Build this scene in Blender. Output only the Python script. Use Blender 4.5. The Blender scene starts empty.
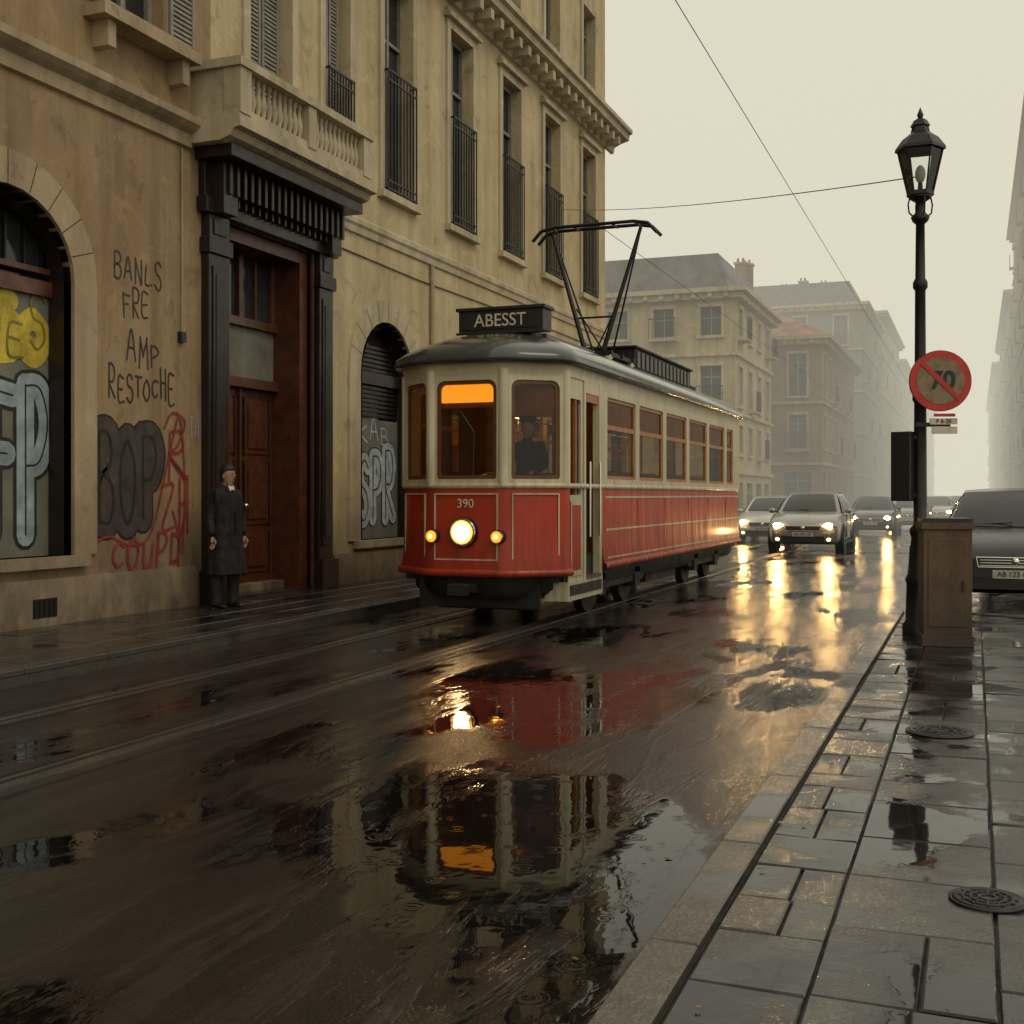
import bpy, bmesh, math, random
from mathutils import Matrix, Vector
random.seed(7)
scene=bpy.context.scene
V=Vector
# ------------------------------------------------------------ materials
def newmat(name):
    m=bpy.data.materials.new(name); m.use_nodes=True
    nt=m.node_tree; b=nt.nodes.get('Principled BSDF'); return m,nt,b
def N(nt,t,**k):
    n=nt.nodes.new(t)
    for a,v in k.items(): setattr(n,a,v)
    return n
def coords(nt,scale=(1,1,1)):
    tc=N(nt,'ShaderNodeTexCoord'); mp=N(nt,'ShaderNodeMapping'); mp.inputs['Scale'].default_value=scale
    nt.links.new(tc.outputs['Object'],mp.inputs['Vector']); return mp.outputs['Vector']
def noise(nt,scale,vec=None,detail=4,rough=.6,dist=0):
    n=N(nt,'ShaderNodeTexNoise'); n.inputs['Scale'].default_value=scale; n.inputs['Detail'].default_value=min(detail,5)
    n.inputs['Roughness'].default_value=rough; n.inputs['Distortion'].default_value=dist
    if vec is not None: nt.links.new(vec,n.inputs['Vector'])
    return n.outputs['Fac']
def ramp(nt,fac,stops):
    r=N(nt,'ShaderNodeValToRGB'); e=r.color_ramp.elements
    while len(e)<len(stops): e.new(.5)
    for i,(p,c) in enumerate(stops):
        e[i].position=p
        if not hasattr(c,'__len__'): c=(c,c,c)
        e[i].color=(*c[:3],1)
    nt.links.new(fac,r.inputs['Fac']); return r.outputs['Color']
def mth(nt,op,a,b=0,c=None):
    n=N(nt,'ShaderNodeMath',operation=op)
    for i,v in enumerate((a,b,c)):
        if v is None: continue
        if hasattr(v,'links'): nt.links.new(v,n.inputs[i])
        else: n.inputs[i].default_value=v
    return n.outputs[0]
def mix(nt,fac,a,b,mode='MIX'):
    n=N(nt,'ShaderNodeMix',data_type='RGBA',blend_type=mode)
    for sock,v in ((n.inputs[0],fac),(n.inputs[6],a),(n.inputs[7],b)):
        if hasattr(v,'links'): nt.links.new(v,sock)
        elif hasattr(v,'__len__'): sock.default_value=(*v[:3],1)
        else: sock.default_value=v
    return n.outputs[2]
def bump(nt,b,h,strength,dist=.01):
    n=N(nt,'ShaderNodeBump'); n.inputs['Strength'].default_value=strength; n.inputs['Distance'].default_value=dist
    nt.links.new(h,n.inputs['Height']); nt.links.new(n.outputs['Normal'],b.inputs['Normal']); return n
def simple(name,col,rough=.5,metal=0,var=.25,scale=6,bmp=0,coat=0):
    m,nt,b=newmat(name)
    f=noise(nt,scale,coords(nt),4,.65)
    lo=tuple(c*(1-var) for c in col); hi=tuple(min(1,c*(1+var)) for c in col)
    nt.links.new(ramp(nt,f,[(.3,lo),(.7,hi)]),b.inputs['Base Color'])
    nt.links.new(ramp(nt,f,[(.3,rough*1.25),(.7,rough*.8)]),b.inputs['Roughness'])
    b.inputs['Metallic'].default_value=metal
    b.inputs['Coat Weight'].default_value=coat; b.inputs['Coat Roughness'].default_value=.08
    if bmp: bump(nt,b,noise(nt,scale*8,coords(nt),2),bmp)
    return m
def paint(name,col,rough=.3,coat=.4,dirt=(.05,.035,.025),z0=.5,z1=1.3,amt=.75,scale=1.5):
    """vehicle paint with road grime towards the bottom and rain streaks"""
    m,nt,b=newmat(name)
    base=ramp(nt,noise(nt,scale,coords(nt),4,.65),[(.3,tuple(c*.82 for c in col)),(.7,tuple(min(1,c*1.12) for c in col))])
    st=noise(nt,1.0,coords(nt,(14,14,.7)),4,.6)
    sep=N(nt,'ShaderNodeSeparateXYZ'); nt.links.new(coords(nt),sep.inputs[0])
    mr=N(nt,'ShaderNodeMapRange'); mr.inputs[1].default_value=z0; mr.inputs[2].default_value=z1; mr.inputs[3].default_value=1; mr.inputs[4].default_value=.15
    nt.links.new(sep.outputs[2],mr.inputs[0])
    f=mth(nt,'MULTIPLY',mth(nt,'MULTIPLY',mr.outputs[0],ramp(nt,st,[(.35,.15),(.7,1.)])),amt)
    nt.links.new(mix(nt,f,base,dirt),b.inputs['Base Color'])
    nt.links.new(ramp(nt,st,[(.3,rough*.7),(.7,rough*1.4)]),b.inputs['Roughness'])
    b.inputs['Coat Weight'].default_value=coat; b.inputs['Coat Roughness'].default_value=.1
    bump(nt,b,noise(nt,2.5,coords(nt),2),.25,.012)
    return m
def emis(name,col,s):
    m,nt,b=newmat(name); b.inputs['Base Color'].default_value=(*col,1)
    b.inputs['Emission Color'].default_value=(*col,1); b.inputs['Emission Strength'].default_value=s; return m
def glass(name,tint=(.55,.55,.5)):
    m,nt,b=newmat(name); nt.nodes.remove(b)
    o=nt.nodes['Material Output']; t=N(nt,'ShaderNodeBsdfTransparent'); t.inputs[0].default_value=(*tint,1)
    g=N(nt,'ShaderNodeBsdfGlossy'); g.inputs['Roughness'].default_value=.04
    f=N(nt,'ShaderNodeFresnel'); f.inputs[0].default_value=1.5
    s=N(nt,'ShaderNodeMixShader'); nt.links.new(f.outputs[0],s.inputs[0]); nt.links.new(t.outputs[0],s.inputs[1]); nt.links.new(g.outputs[0],s.inputs[2])
    nt.links.new(s.outputs[0],o.inputs['Surface']); return m
def stucco(name,c1,c2,dirt=(.05,.04,.03),dz=1.6,streak=.5,bstr=.35):
    m,nt,b=newmat(name); w=coords(nt)
    base=ramp(nt,noise(nt,.7,w,4,.65),[(.3,c1),(.7,c2)])
    st=noise(nt,1.0,coords(nt,(3,3,.25)),4,.6)
    base=mix(nt,ramp(nt,st,[(.42,0.0),(.75,streak)]),base,tuple(c*.4 for c in c1))
    pt=noise(nt,2.2,w,5,.7,.4)
    base=mix(nt,ramp(nt,pt,[(.57,0.0),(.63,.35)]),base,tuple(min(1,c*1.2) for c in c2))
    base=mix(nt,ramp(nt,pt,[(.34,.5),(.43,0.)]),base,tuple(c*.5 for c in c1))
    sep=N(nt,'ShaderNodeSeparateXYZ'); nt.links.new(w,sep.inputs[0])
    mr=N(nt,'ShaderNodeMapRange'); mr.inputs[1].default_value=.1; mr.inputs[2].default_value=dz; mr.inputs[3].default_value=.9; mr.inputs[4].default_value=0
    nt.links.new(sep.outputs[2],mr.inputs[0])
    f=mth(nt,'MULTIPLY',mr.outputs[0],ramp(nt,noise(nt,1.7,coords(nt,(1,1,.6)),4,.7),[(.3,.35),(.6,1.)]))
    base=mix(nt,f,base,dirt)
    nt.links.new(base,b.inputs['Base Color']); b.inputs['Roughness'].default_value=.8
    if bstr: bump(nt,b,noise(nt,12,w,5,.75),bstr,.03)
    return m
def wet(name,c1,c2,r0,r1,bs=.25,stretch=(1,.22,1),ripple=.12,pud=(.44,.56),grain=60,streaks=False,pools=(),ns=.85,ior=1.42):
    m,nt,b=newmat(name)
    v=coords(nt,stretch); w=coords(nt)
    pn=noise(nt,ns,v,5,.6,.35)
    for (px,py,rx,ry,amt) in pools:      # hollows in the road where water stands
        mp=N(nt,'ShaderNodeMapping'); mp.inputs['Location'].default_value=(-px/rx,-py/ry,0); mp.inputs['Scale'].default_value=(1/rx,1/ry,0)
        nt.links.new(w,mp.inputs['Vector'])
        ln=N(nt,'ShaderNodeVectorMath',operation='LENGTH'); nt.links.new(mp.outputs[0],ln.inputs[0])
        mr=N(nt,'ShaderNodeMapRange',interpolation_type='SMOOTHSTEP'); mr.inputs[1].default_value=.25; mr.inputs[2].default_value=1.25; mr.inputs[3].default_value=amt; mr.inputs[4].default_value=0
        nt.links.new(ln.outputs['Value'],mr.inputs[0]); pn=mth(nt,'SUBTRACT',pn,mr.outputs[0])
    fine=noise(nt,grain,w,3,.7)
    mask=ramp(nt,pn,[(pud[0],0.),(pud[1],1.)])      # 1 = rough, 0 = standing water
    md=noise(nt,4.5,v,5,.75)
    col=mix(nt,ramp(nt,md,[(.3,0.),(.7,1.)]),c1,c2)
    col=mix(nt,mth(nt,'MULTIPLY',mask,ramp(nt,fine,[(.52,0.),(.66,.4)])),col,tuple(min(1,c*2.0) for c in c2))
    col=mix(nt,mask,tuple(c*.5 for c in c1),col)
    rr=mix(nt,ramp(nt,md,[(.35,1.),(.7,0.)]),(r0+.03,)*3,(r1,)*3)
    rough=mix(nt,mask,(r0,)*3,rr)
    hgt=mth(nt,'MULTIPLY',mth(nt,'MULTIPLY',fine,mask),bs)
    if streaks:
        sn=noise(nt,1.5,coords(nt,(2.0,.34,1)),5,.72,.8)
        sm=ramp(nt,sn,[(.50,0.),(.57,1.)])
        sm=mth(nt,'MULTIPLY',sm,ramp(nt,pn,[(pud[0]-.10,0.),(pud[0]+.02,1.)]))
        col=mix(nt,mth(nt,'MULTIPLY',sm,.45),col,tuple(c*1.8 for c in c2))
        rough=mix(nt,mth(nt,'MULTIPLY',sm,.5),rough,(.30,)*3)
        hgt=mth(nt,'MULTIPLY_ADD',mth(nt,'MULTIPLY',sm,noise(nt,24,coords(nt,(1,.6,1)),3,.7)),.5,hgt)
        for sc,off in((2.6,0.),(3.7,5.3)):      # rain-drop rings
            vo=N(nt,'ShaderNodeTexVoronoi',voronoi_dimensions='2D'); vo.inputs['Scale'].default_value=sc
            mp=N(nt,'ShaderNodeMapping'); mp.inputs['Location'].default_value=(off,off,0); nt.links.new(w,mp.inputs['Vector']); nt.links.new(mp.outputs[0],vo.inputs['Vector'])
            dd=vo.outputs['Distance']; fall=mth(nt,'MAXIMUM',mth(nt,'MULTIPLY_ADD',dd,-4.5,1.0),0.)
            hgt=mth(nt,'MULTIPLY_ADD',mth(nt,'MULTIPLY',mth(nt,'SINE',mth(nt,'MULTIPLY',dd,75.)),fall),.022,hgt)
    nt.links.new(col,b.inputs['Base Color']); nt.links.new(rough,b.inputs['Roughness'])
    b.inputs['IOR'].default_value=ior
    rip=noise(nt,7,coords(nt,(1,.7,1)),2,.5)
    h=mth(nt,'MULTIPLY_ADD',rip,ripple,hgt)
    bump(nt,b,h,.6,.012)
    return m
M_asph=wet('wet_asphalt',(.013,.0105,.009),(.028,.0225,.019),.02,.20,.50,(1,.45,1),ripple=.12,pud=(.43,.50),grain=60,streaks=True,
           pools=((-1.95,4.9,1.25,1.5,.20),(-2.3,8.3,1.3,1.8,.11),(-3.6,9.0,1.0,1.5,.08),(-1.7,6.6,1.6,.5,-.10)),ns=1.0,ior=1.36)
M_ground=wet('wet_ground',(.03,.026,.022),(.055,.046,.04),.05,.3)
M_slab=[wet('wet_slab_%d'%i,tuple(c*k for c in (.040,.038,.036)),tuple(c*k for c in (.085,.082,.075)),.04,.24,.42,(1,1,1),.10,(.45,.56),ns=1.6,grain=70) for i,k in enumerate((.6,.95,1.2,.8,1.0))]
M_slabL=[wet('wet_stone_%d'%i,tuple(c*k for c in (.026,.023,.02)),tuple(c*k for c in (.052,.046,.041)),.06,.28,.35,(1,1,1),.1,(.38,.52)) for i,k in enumerate((.8,1.0,1.15))]
M_kerb=wet('wet_kerb_stone',(.075,.068,.058),(.13,.12,.102),.08,.30,.45,(1,1,1),.08,(.40,.52))
M_kerbL=wet('wet_kerb_dark',(.035,.03,.026),(.065,.057,.05),.12,.4,.35,(1,1,1),.08,(.3,.45))
M_gap=simple('joint_dark',(.012,.011,.01),.6)
M_wallL=stucco('stucco_ochre',(.27,.175,.09),(.37,.265,.15),streak=.7)
M_wallR=stucco('stucco_cream',(.47,.37,.21),(.59,.485,.295),dz=1.9,streak=.5)
M_trim=stucco('stone_trim',(.46,.385,.255),(.56,.485,.34),streak=.65,bstr=.2)
M_trimL=stucco('stone_trim_dull',(.36,.27,.165),(.45,.35,.23),streak=.6,bstr=.2)
M_dwood=simple('dark_painted_wood',(.016,.010,.008),.35,var=.4,scale=4)
M_rwood=simple('red_brown_wood',(.085,.026,.012),.35,var=.45,scale=5,bmp=.1)
M_gpanel=simple('grey_panel',(.15,.145,.12),.6,var=.3,scale=2)
M_iron=simple('black_iron',(.015,.015,.016),.4,.3)
M_wire=simple('wire',(.05,.05,.05),.5)
M_wglass=simple('dark_window_glass',(.03,.032,.034),.08,var=.5,scale=.8)
M_wglass2=simple('far_window_glass',(.06,.075,.085),.15,var=.5,scale=.6)
M_shut=simple('grey_shutter',(.24,.225,.19),.6)
M_steel=simple('rail_steel',(.22,.19,.16),.3,.85,scale=2)
M_red=paint('tram_red_paint',(.43,.030,.004),.42,.10,dirt=(.045,.020,.012))
M_cream=paint('tram_cream_paint',(.66,.59,.40),.38,.3,dirt=(.20,.15,.08),z0=1.4,z1=3.2,amt=.7)
M_roof=simple('tram_roof_paint',(.045,.053,.052),.22,var=.45,scale=1.5,coat=.6)
M_frame=simple('varnished_frame',(.38,.135,.028),.3)
M_under=simple('undercarriage_grime',(.012,.011,.010),.6)
M_black=simple('black_metal',(.015,.015,.015),.4)
M_glass=glass('tram_glass',(.66,.58,.44))
M_int=simple('interior_wood',(.14,.06,.02),.5)
M_ceil=simple('interior_ceiling',(.34,.23,.11),.6)
M_chrome=simple('chrome',(.7,.68,.6),.15,1,.05)
E_head=emis('headlamp_glow',(1,.66,.28),45)
E_ring=emis('headlamp_reflector_glow',(1,.42,.08),2.0)
E_car=emis('car_headlamp_glow',(1,.58,.20),230)
E_fog=emis('car_foglamp_glow',(1,.5,.14),14)
E_side=emis('marker_lamp_glow',(1,.24,.015),2.0)
E_score=emis('marker_lamp_core',(1,.42,.06),14)
E_amber=emis('amber_blind',(1,.40,.03),1.3)
E_addlamp=emis('added_saloon_lamp',(1,.48,.13),34)  # unseen ceiling lamps, added to give the tram windows a warm glow
M_yblind=simple('tan_blind',(.60,.28,.06),.7)
M_white=simple('sign_white',(.62,.56,.42),.5)
M_signred=simple('sign_red',(.50,.03,.02),.4)
M_lampglass=simple('lantern_glass',(.55,.58,.52),.15)
M_tile=simple('clay_roof_tiles',(.28,.13,.08),.7,var=.4,scale=1.5)
M_slate=simple('slate_roof',(.13,.125,.12),.6,var=.3,scale=1.5)
# ------------------------------------------------------------ mesh builder
class MB:
    def __init__(s,M=None): s.v=[];s.f=[];s.fm=[];s.fs=[];s.mats=[];s.M=M or Matrix()
    def mi(s,m):
        if m not in s.mats: s.mats.append(m)
        return s.mats.index(m)
    def add(s,pts,faces,mat,smooth=False,M=None):
        o=len(s.v); T=s.M@M if M is not None else s.M
        s.v+= [T@V(p) for p in pts]; k=s.mi(mat)
        for f in faces: s.f.append([o+i for i in f]); s.fm.append(k); s.fs.append(smooth)
    def poly(s,pts,mat,M=None): s.add(pts,[list(range(len(pts)))],mat,M=M)
    def box(s,x0,x1,y0,y1,z0,z1,mat,M=None):
        p=[(x0,y0,z0),(x1,y0,z0),(x1,y1,z0),(x0,y1,z0),(x0,y0,z1),(x1,y0,z1),(x1,y1,z1),(x0,y1,z1)]
        s.add(p,[(0,3,2,1),(4,5,6,7),(0,1,5,4),(1,2,6,5),(2,3,7,6),(3,0,4,7)],mat,M=M)
    def cyl(s,a,b,r0,r1,mat,n=12,M=None,caps=True,smooth=True):
        a=V(a);b=V(b);d=(b-a).normalized(); u=d.orthogonal().normalized(); w=d.cross(u)
        p=[]
        for c,r in((a,r0),(b,r1)):
            for i in range(n):
                t=2*math.pi*i/n; p.append(c+u*math.cos(t)*r+w*math.sin(t)*r)
        s.add(p,[(i,(i+1)%n,n+(i+1)%n,n+i) for i in range(n)],mat,smooth,M)
        if caps:
            s.add(p,[list(range(n))[::-1],list(range(n,2*n))],mat,False,M)
    def tube(s,pts,r,mat,n=6,M=None):
        for a,b in zip(pts[:-1],pts[1:]): s.cyl(a,b,r,r,mat,n,M)
    def lathe(s,cx,cy,prof,mat,n=16,M=None,smooth=True):
        p=[];f=[]
        for r,z in prof:
            for i in range(n):
                t=2*math.pi*(i+.5)/n; p.append((cx+r*math.cos(t),cy+r*math.sin(t),z))
        for j in range(len(prof)-1):
            for i in range(n): f.append((j*n+i,j*n+(i+1)%n,(j+1)*n+(i+1)%n,(j+1)*n+i))
        s.add(p,f,mat,smooth,M)
    def ell(s,c,r,mat,n=16,m=10,M=None):
        p=[];f=[]
        for j in range(m+1):
            a=-math.pi/2+math.pi*j/m
            for i in range(n):
                t=2*math.pi*i/n; p.append((c[0]+r[0]*math.cos(a)*math.cos(t),c[1]+r[1]*math.cos(a)*math.sin(t),c[2]+r[2]*math.sin(a)))
        for j in range(m):
            for i in range(n): f.append((j*n+i,j*n+(i+1)%n,(j+1)*n+(i+1)%n,(j+1)*n+i))
        s.add(p,f,mat,True,M)
    def loft(s,rings,mat,closed=True,smooth=True,cap0=False,cap1=False,M=None):
        n=len(rings[0]); p=[q for r in rings for q in r]; f=[]
        for j in range(len(rings)-1):
            for i in range(n if closed else n-1):
                f.append((j*n+i,j*n+(i+1)%n,(j+1)*n+(i+1)%n,(j+1)*n+i))
        s.add(p,f,mat,smooth,M)
        if cap0: s.add(rings[0],[list(range(n))[::-1]],mat,False,M)
        if cap1: s.add(rings[-1],[list(range(n))],mat,False,M)
    def patch(s,fn,nu,nv,mat,M=None,smooth=True):
        p=[fn(i/nu,j/nv) for j in range(nv+1) for i in range(nu+1)]
        f=[(j*(nu+1)+i,j*(nu+1)+i+1,(j+1)*(nu+1)+i+1,(j+1)*(nu+1)+i) for j in range(nv) for i in range(nu)]
        s.add(p,f,mat,smooth,M)
    def panel(s,u0,u1,v0,v1,h,top=(0,0),bot=(0,0),t=.05,mat=None,rmat=None,M=None,n=6,back=False):
        """flat panel in local (u,v,w) with rounded / arched hole h=(a0,a1,b0,b1)"""
        a0,a1,b0,b1=h; inner=[];outer=[]
        def corner(cx,cy,rx,ry,st,U,W):
            if rx<=1e-6:
                inner.append((cx,cy)); outer.append((U,W)); return
            for i in range(n+1):
                a=math.radians(st+90*i/n); x=cx+rx*math.cos(a); y=cy+ry*math.sin(a)
                inner.append((x,y))
                if i*2==n: outer.append((U,W))
                else:
                    near_h=(i*2<n) if st in(0,180) else (i*2>n)
                    outer.append((U,y) if near_h else (x,W))
        corner(a1-top[0],b1-top[1],top[0],top[1],0,u1,v1)
        corner(a0+top[0],b1-top[1],top[0],top[1],90,u0,v1)
        corner(a0+bot[0],b0+bot[1],bot[0],bot[1],180,u0,v0)
        corner(a1-bot[0],b0+bot[1],bot[0],bot[1],270,u1,v0)
        k=len(inner)
        P=[(x,y,0) for x,y in inner]+[(x,y,0) for x,y in outer]
        s.add(P,[(i,k+i,k+(i+1)%k,(i+1)%k) for i in range(k)],mat,M=M)
        Q=[(x,y,0) for x,y in inner]+[(x,y,-t) for x,y in inner]
        s.add(Q,[(i,(i+1)%k,k+(i+1)%k,k+i) for i in range(k)],rmat or mat,M=M)
        if back:
            P=[(x,y,-t) for x,y in inner]+[(x,y,-t) for x,y in outer]
            s.add(P,[(i,(i+1)%k,k+(i+1)%k,k+i) for i in range(k)],rmat or mat,M=M)
        return inner
    def archring(s,cx,z0,zs,hw,rise,w,t,mat,M=None,n=14):
        inn=[(cx-hw,z0)]+[(cx-hw*math.cos(math.pi*i/n),zs+rise*math.sin(math.pi*i/n)) for i in range(n+1)]+[(cx+hw,z0)]
        H=hw+w;R=rise+w
        out=[(cx-H,z0)]+[(cx-H*math.cos(math.pi*i/n),zs+R*math.sin(math.pi*i/n)) for i in range(n+1)]+[(cx+H,z0)]
        k=len(inn); P=[(x,y,t) for x,y in inn]+[(x,y,t) for x,y in out]
        s.add(P,[(i,i+1,k+i+1,k+i)[::-1] for i in range(k-1)],mat,M=M)
        P=[(x,y,t) for x,y in out]+[(x,y,0) for x,y in out]
        s.add(P,[(i,i+1,k+i+1,k+i)[::-1] for i in range(k-1)],mat,M=M)
        P=[(x,y,t) for x,y in inn]+[(x,y,0) for x,y in inn]
        s.add(P,[(i,i+1,k+i+1,k+i) for i in range(k-1)],mat,M=M)
    def prof(s,prof,y0,y1,mat,M=None):
        """profile (x,z) extruded along y, closed"""
        n=len(prof); a=[(x,y0,z) for x,z in prof]; b=[(x,y1,z) for x,z in prof]
        s.add(a+b,[(i,n+i,n+(i+1)%n,(i+1)%n)[::-1] for i in range(n)]+[list(range(n)),list(range(n,2*n))[::-1]],mat,M=M)
    def obj(s,name,parent=None,bevel=0,fix=True):
        me=bpy.data.meshes.new(name); me.from_pydata([tuple(p) for p in s.v],[],s.f)
        for m in s.mats: me.materials.append(m)
        for p,k,sm in zip(me.polygons,s.fm,s.fs): p.material_index=k; p.use_smooth=sm
        me.update(); o=bpy.data.objects.new(name,me); scene.collection.objects.link(o)
        if parent: o.parent=parent
        if bevel:
            b=o.modifiers.new('bev','BEVEL'); b.width=bevel; b.segments=2; b.limit_method='ANGLE'
        return o
def empty(name,loc=(0,0,0)):
    e=bpy.data.objects.new(name,None); e.location=loc; scene.collection.objects.link(e); return e
def frameM(origin,u,w):  # local (u,v,w)->world with v=Z
    u=V(u).normalized(); w=V(w).normalized()
    m=Matrix.Identity(4)
    for i in range(3): m[i][0]=u[i]; m[i][1]=(0,0,1)[i]; m[i][2]=w[i]; m[i][3]=origin[i]
    return m
def text(s,size,M,mat,name,parent,align='CENTER',sx=1,bold=.0):
    c=bpy.data.curves.new(name,'FONT'); c.body=s; c.size=size; c.align_x=align; c.align_y='CENTER'; c.extrude=.003; c.offset=bold
    o=bpy.data.objects.new(name+'_t',c); scene.collection.objects.link(o)
    dg=bpy.context.evaluated_depsgraph_get(); me=bpy.data.meshes.new_from_object(o.evaluated_get(dg))
    bpy.data.objects.remove(o); me.transform(M@Matrix.Diagonal((sx,1,1,1))); me.materials.clear(); me.materials.append(mat)
    q=bpy.data.objects.new(name,me); scene.collection.objects.link(q); q.parent=parent; return q
# ------------------------------------------------------------ ground, road, pavements
g=MB(); g.poly([(-600,-300,-.012),(600,-300,-.012),(600,900,-.012),(-600,900,-.012)],M_ground); g.obj('ground')
g=MB(); g.poly([(-7.02,-12,0),(2.9,-12,0),(2.9,300,0),(-7.02,300,0)],M_asph); g.obj('road')
rail=MB()
for cx in(-4.66,-6.06):
    rail.box(cx-.035,cx+.035,-12,300,-.01,.006,M_steel)
    d=.06 if cx<-5.3 else -.06
    rail.box(cx+d-.024,cx+d+.024,-12,300,-.01,.0045,M_gap)
    rail.box(cx+1.85*d-.022,cx+1.85*d+.022,-12,300,-.01,.0055,M_steel)
    for q in(-.17,.17): rail.box(cx+q-.012,cx+q+.012,-12,300,-.01,.004,M_gap)
rail.obj('tram_tracks')
pv=MB()
pv.box(-.77,4.6,-4,15.0,-.01,.112,M_gap)
def stones(mb,x0,x1,y0,y1,lo,hi,mats,z=.13,gap=.006,tilt=.0025,split=0):
    y=y0
    while y<y1-.05:
        l=random.uniform(lo,hi); e=min(y+l,y1); cols=[(x0,x1)]
        if split and random.random()<split:
            q=x0+(x1-x0)*random.uniform(.4,.6); cols=[(x0,q),(q,x1)]
        for X0,X1 in cols:
            dz=[random.uniform(-tilt,tilt) for _ in range(4)]; m=random.choice(mats); c=.006
            a,b_,c0,d=X0+gap,X1-gap,y+gap,e-gap
            p=[(a,c0,z-.05),(b_,c0,z-.05),(b_,d,z-.05),(a,d,z-.05),
               (a,c0,z-c+dz[0]),(b_,c0,z-c+dz[1]),(b_,d,z-c+dz[2]),(a,d,z-c+dz[3]),
               (a+c,c0+c,z+dz[0]),(b_-c,c0+c,z+dz[1]),(b_-c,d-c,z+dz[2]),(a+c,d-c,z+dz[3])]
            f=[(0,1,5,4),(1,2,6,5),(2,3,7,6),(3,0,4,7),(4,5,9,8),(5,6,10,9),(6,7,11,10),(7,4,8,11),(8,9,10,11)]
            mb.add(p,f,m)
        y=e
rows=[(-.765,-.43,.26,.5,.25),(-.43,.06,.36,.7,.25),(.06,.60,.36,.7,.15),(.60,1.2,.5,1.0,0),(1.2,1.9,.5,1.0,0),(1.9,2.8,.6,1.1,0),(2.8,3.6,.6,1.1,0),(3.6,4.6,.6,1.1,0)]
for a,b_,lo,hi,sp in rows: stones(pv,a,b_,-4,15,lo,hi,M_slab,gap=.0045,tilt=.004,split=sp)
pv.obj('pavement')
kb=MB(); kb.box(-.93,-.78,-4,15.0,-.01,.10,M_gap)
stones(kb,-.945,-.785,-4,15.0,.9,1.3,[M_kerb],.128,.003,.0015)
kb.box(-.943,-.788,-4,15,.0,.085,M_kerb)
kb.obj('kerb')
pl=MB(); pl.box(-9.1,-7.16,-8,30.9,-.01,.112,M_gap)
xs=[-9.1,-8.6,-8.1,-7.62,-7.16]
for a,b_ in zip(xs[:-1],xs[1:]): stones(pl,a,b_,-8,30.9,.6,1.1,M_slabL)
pl.box(-40,-7.16,51,300,-.01,.125,M_slabL[0])
pl.obj('pavement')
kb=MB(); stones(kb,-7.16,-7.0,-8,30.9,.9,1.3,[M_kerbL],.13,.003,.0015); kb.box(-7.157,-7.003,-8,30.9,-.01,.085,M_kerbL); kb.box(-7.157,-7.003,51,300,-.01,.127,M_kerbL)
kb.obj('kerb')
def manhole(x,y,r,z):
    mb=MB(); mb.lathe(x,y,[(r*1.12,z+.001),(r*1.12,z+.006),(r*1.04,z+.007),(r*1.02,z+.003),(r,z+.003),(r,z+.008),(r*.9,z+.009)],M_iron,32)
    mb.poly([(x+r*.9*math.cos(i*math.pi/16),y+r*.9*math.sin(i*math.pi/16),z+.0088) for i in range(32)],M_iron)
    for q in(.25,.5,.72): mb.lathe(x,y,[(r*q-.006,z+.009),(r*q-.005,z+.013),(r*q+.005,z+.013),(r*q+.006,z+.009)],M_iron,28)
    for k in range(12):
        a=k*math.pi/6; mb.cyl((x+r*.3*math.cos(a),y+r*.3*math.sin(a),z+.009),(x+r*.85*math.cos(a),y+r*.85*math.sin(a),z+.009),.005,.005,M_iron,5)
    mb.obj('manhole_cover')
manhole(.04,4.36,.112,.131); manhole(-.19,7.36,.17,.131)
lf=MB(); M_leaf=simple('wet_leaf',(.14,.07,.025),.3,var=.5,scale=20)
rnd=random.Random(3)
for k in range(46):
    x=rnd.choice([rnd.uniform(-.74,2.2),rnd.uniform(-.76,-.6),rnd.uniform(-1.25,-.96)]); y=rnd.uniform(2.2,12); z=.138 if x>-.94 else .004
    a=rnd.uniform(0,6.3); r=rnd.uniform(.008,.02)
    lf.poly([(x+r*q*math.cos(a+t),y+r*q*math.sin(a+t),z+.003*(i%2)) for i,(t,q) in enumerate(((0,1.3),(.6,.7),(1.4,.8),(2.3,.7),(3.14,1.2),(3.9,.6),(4.7,.8),(5.6,.7)))],M_leaf)
lf.obj('fallen_leaves')
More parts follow.
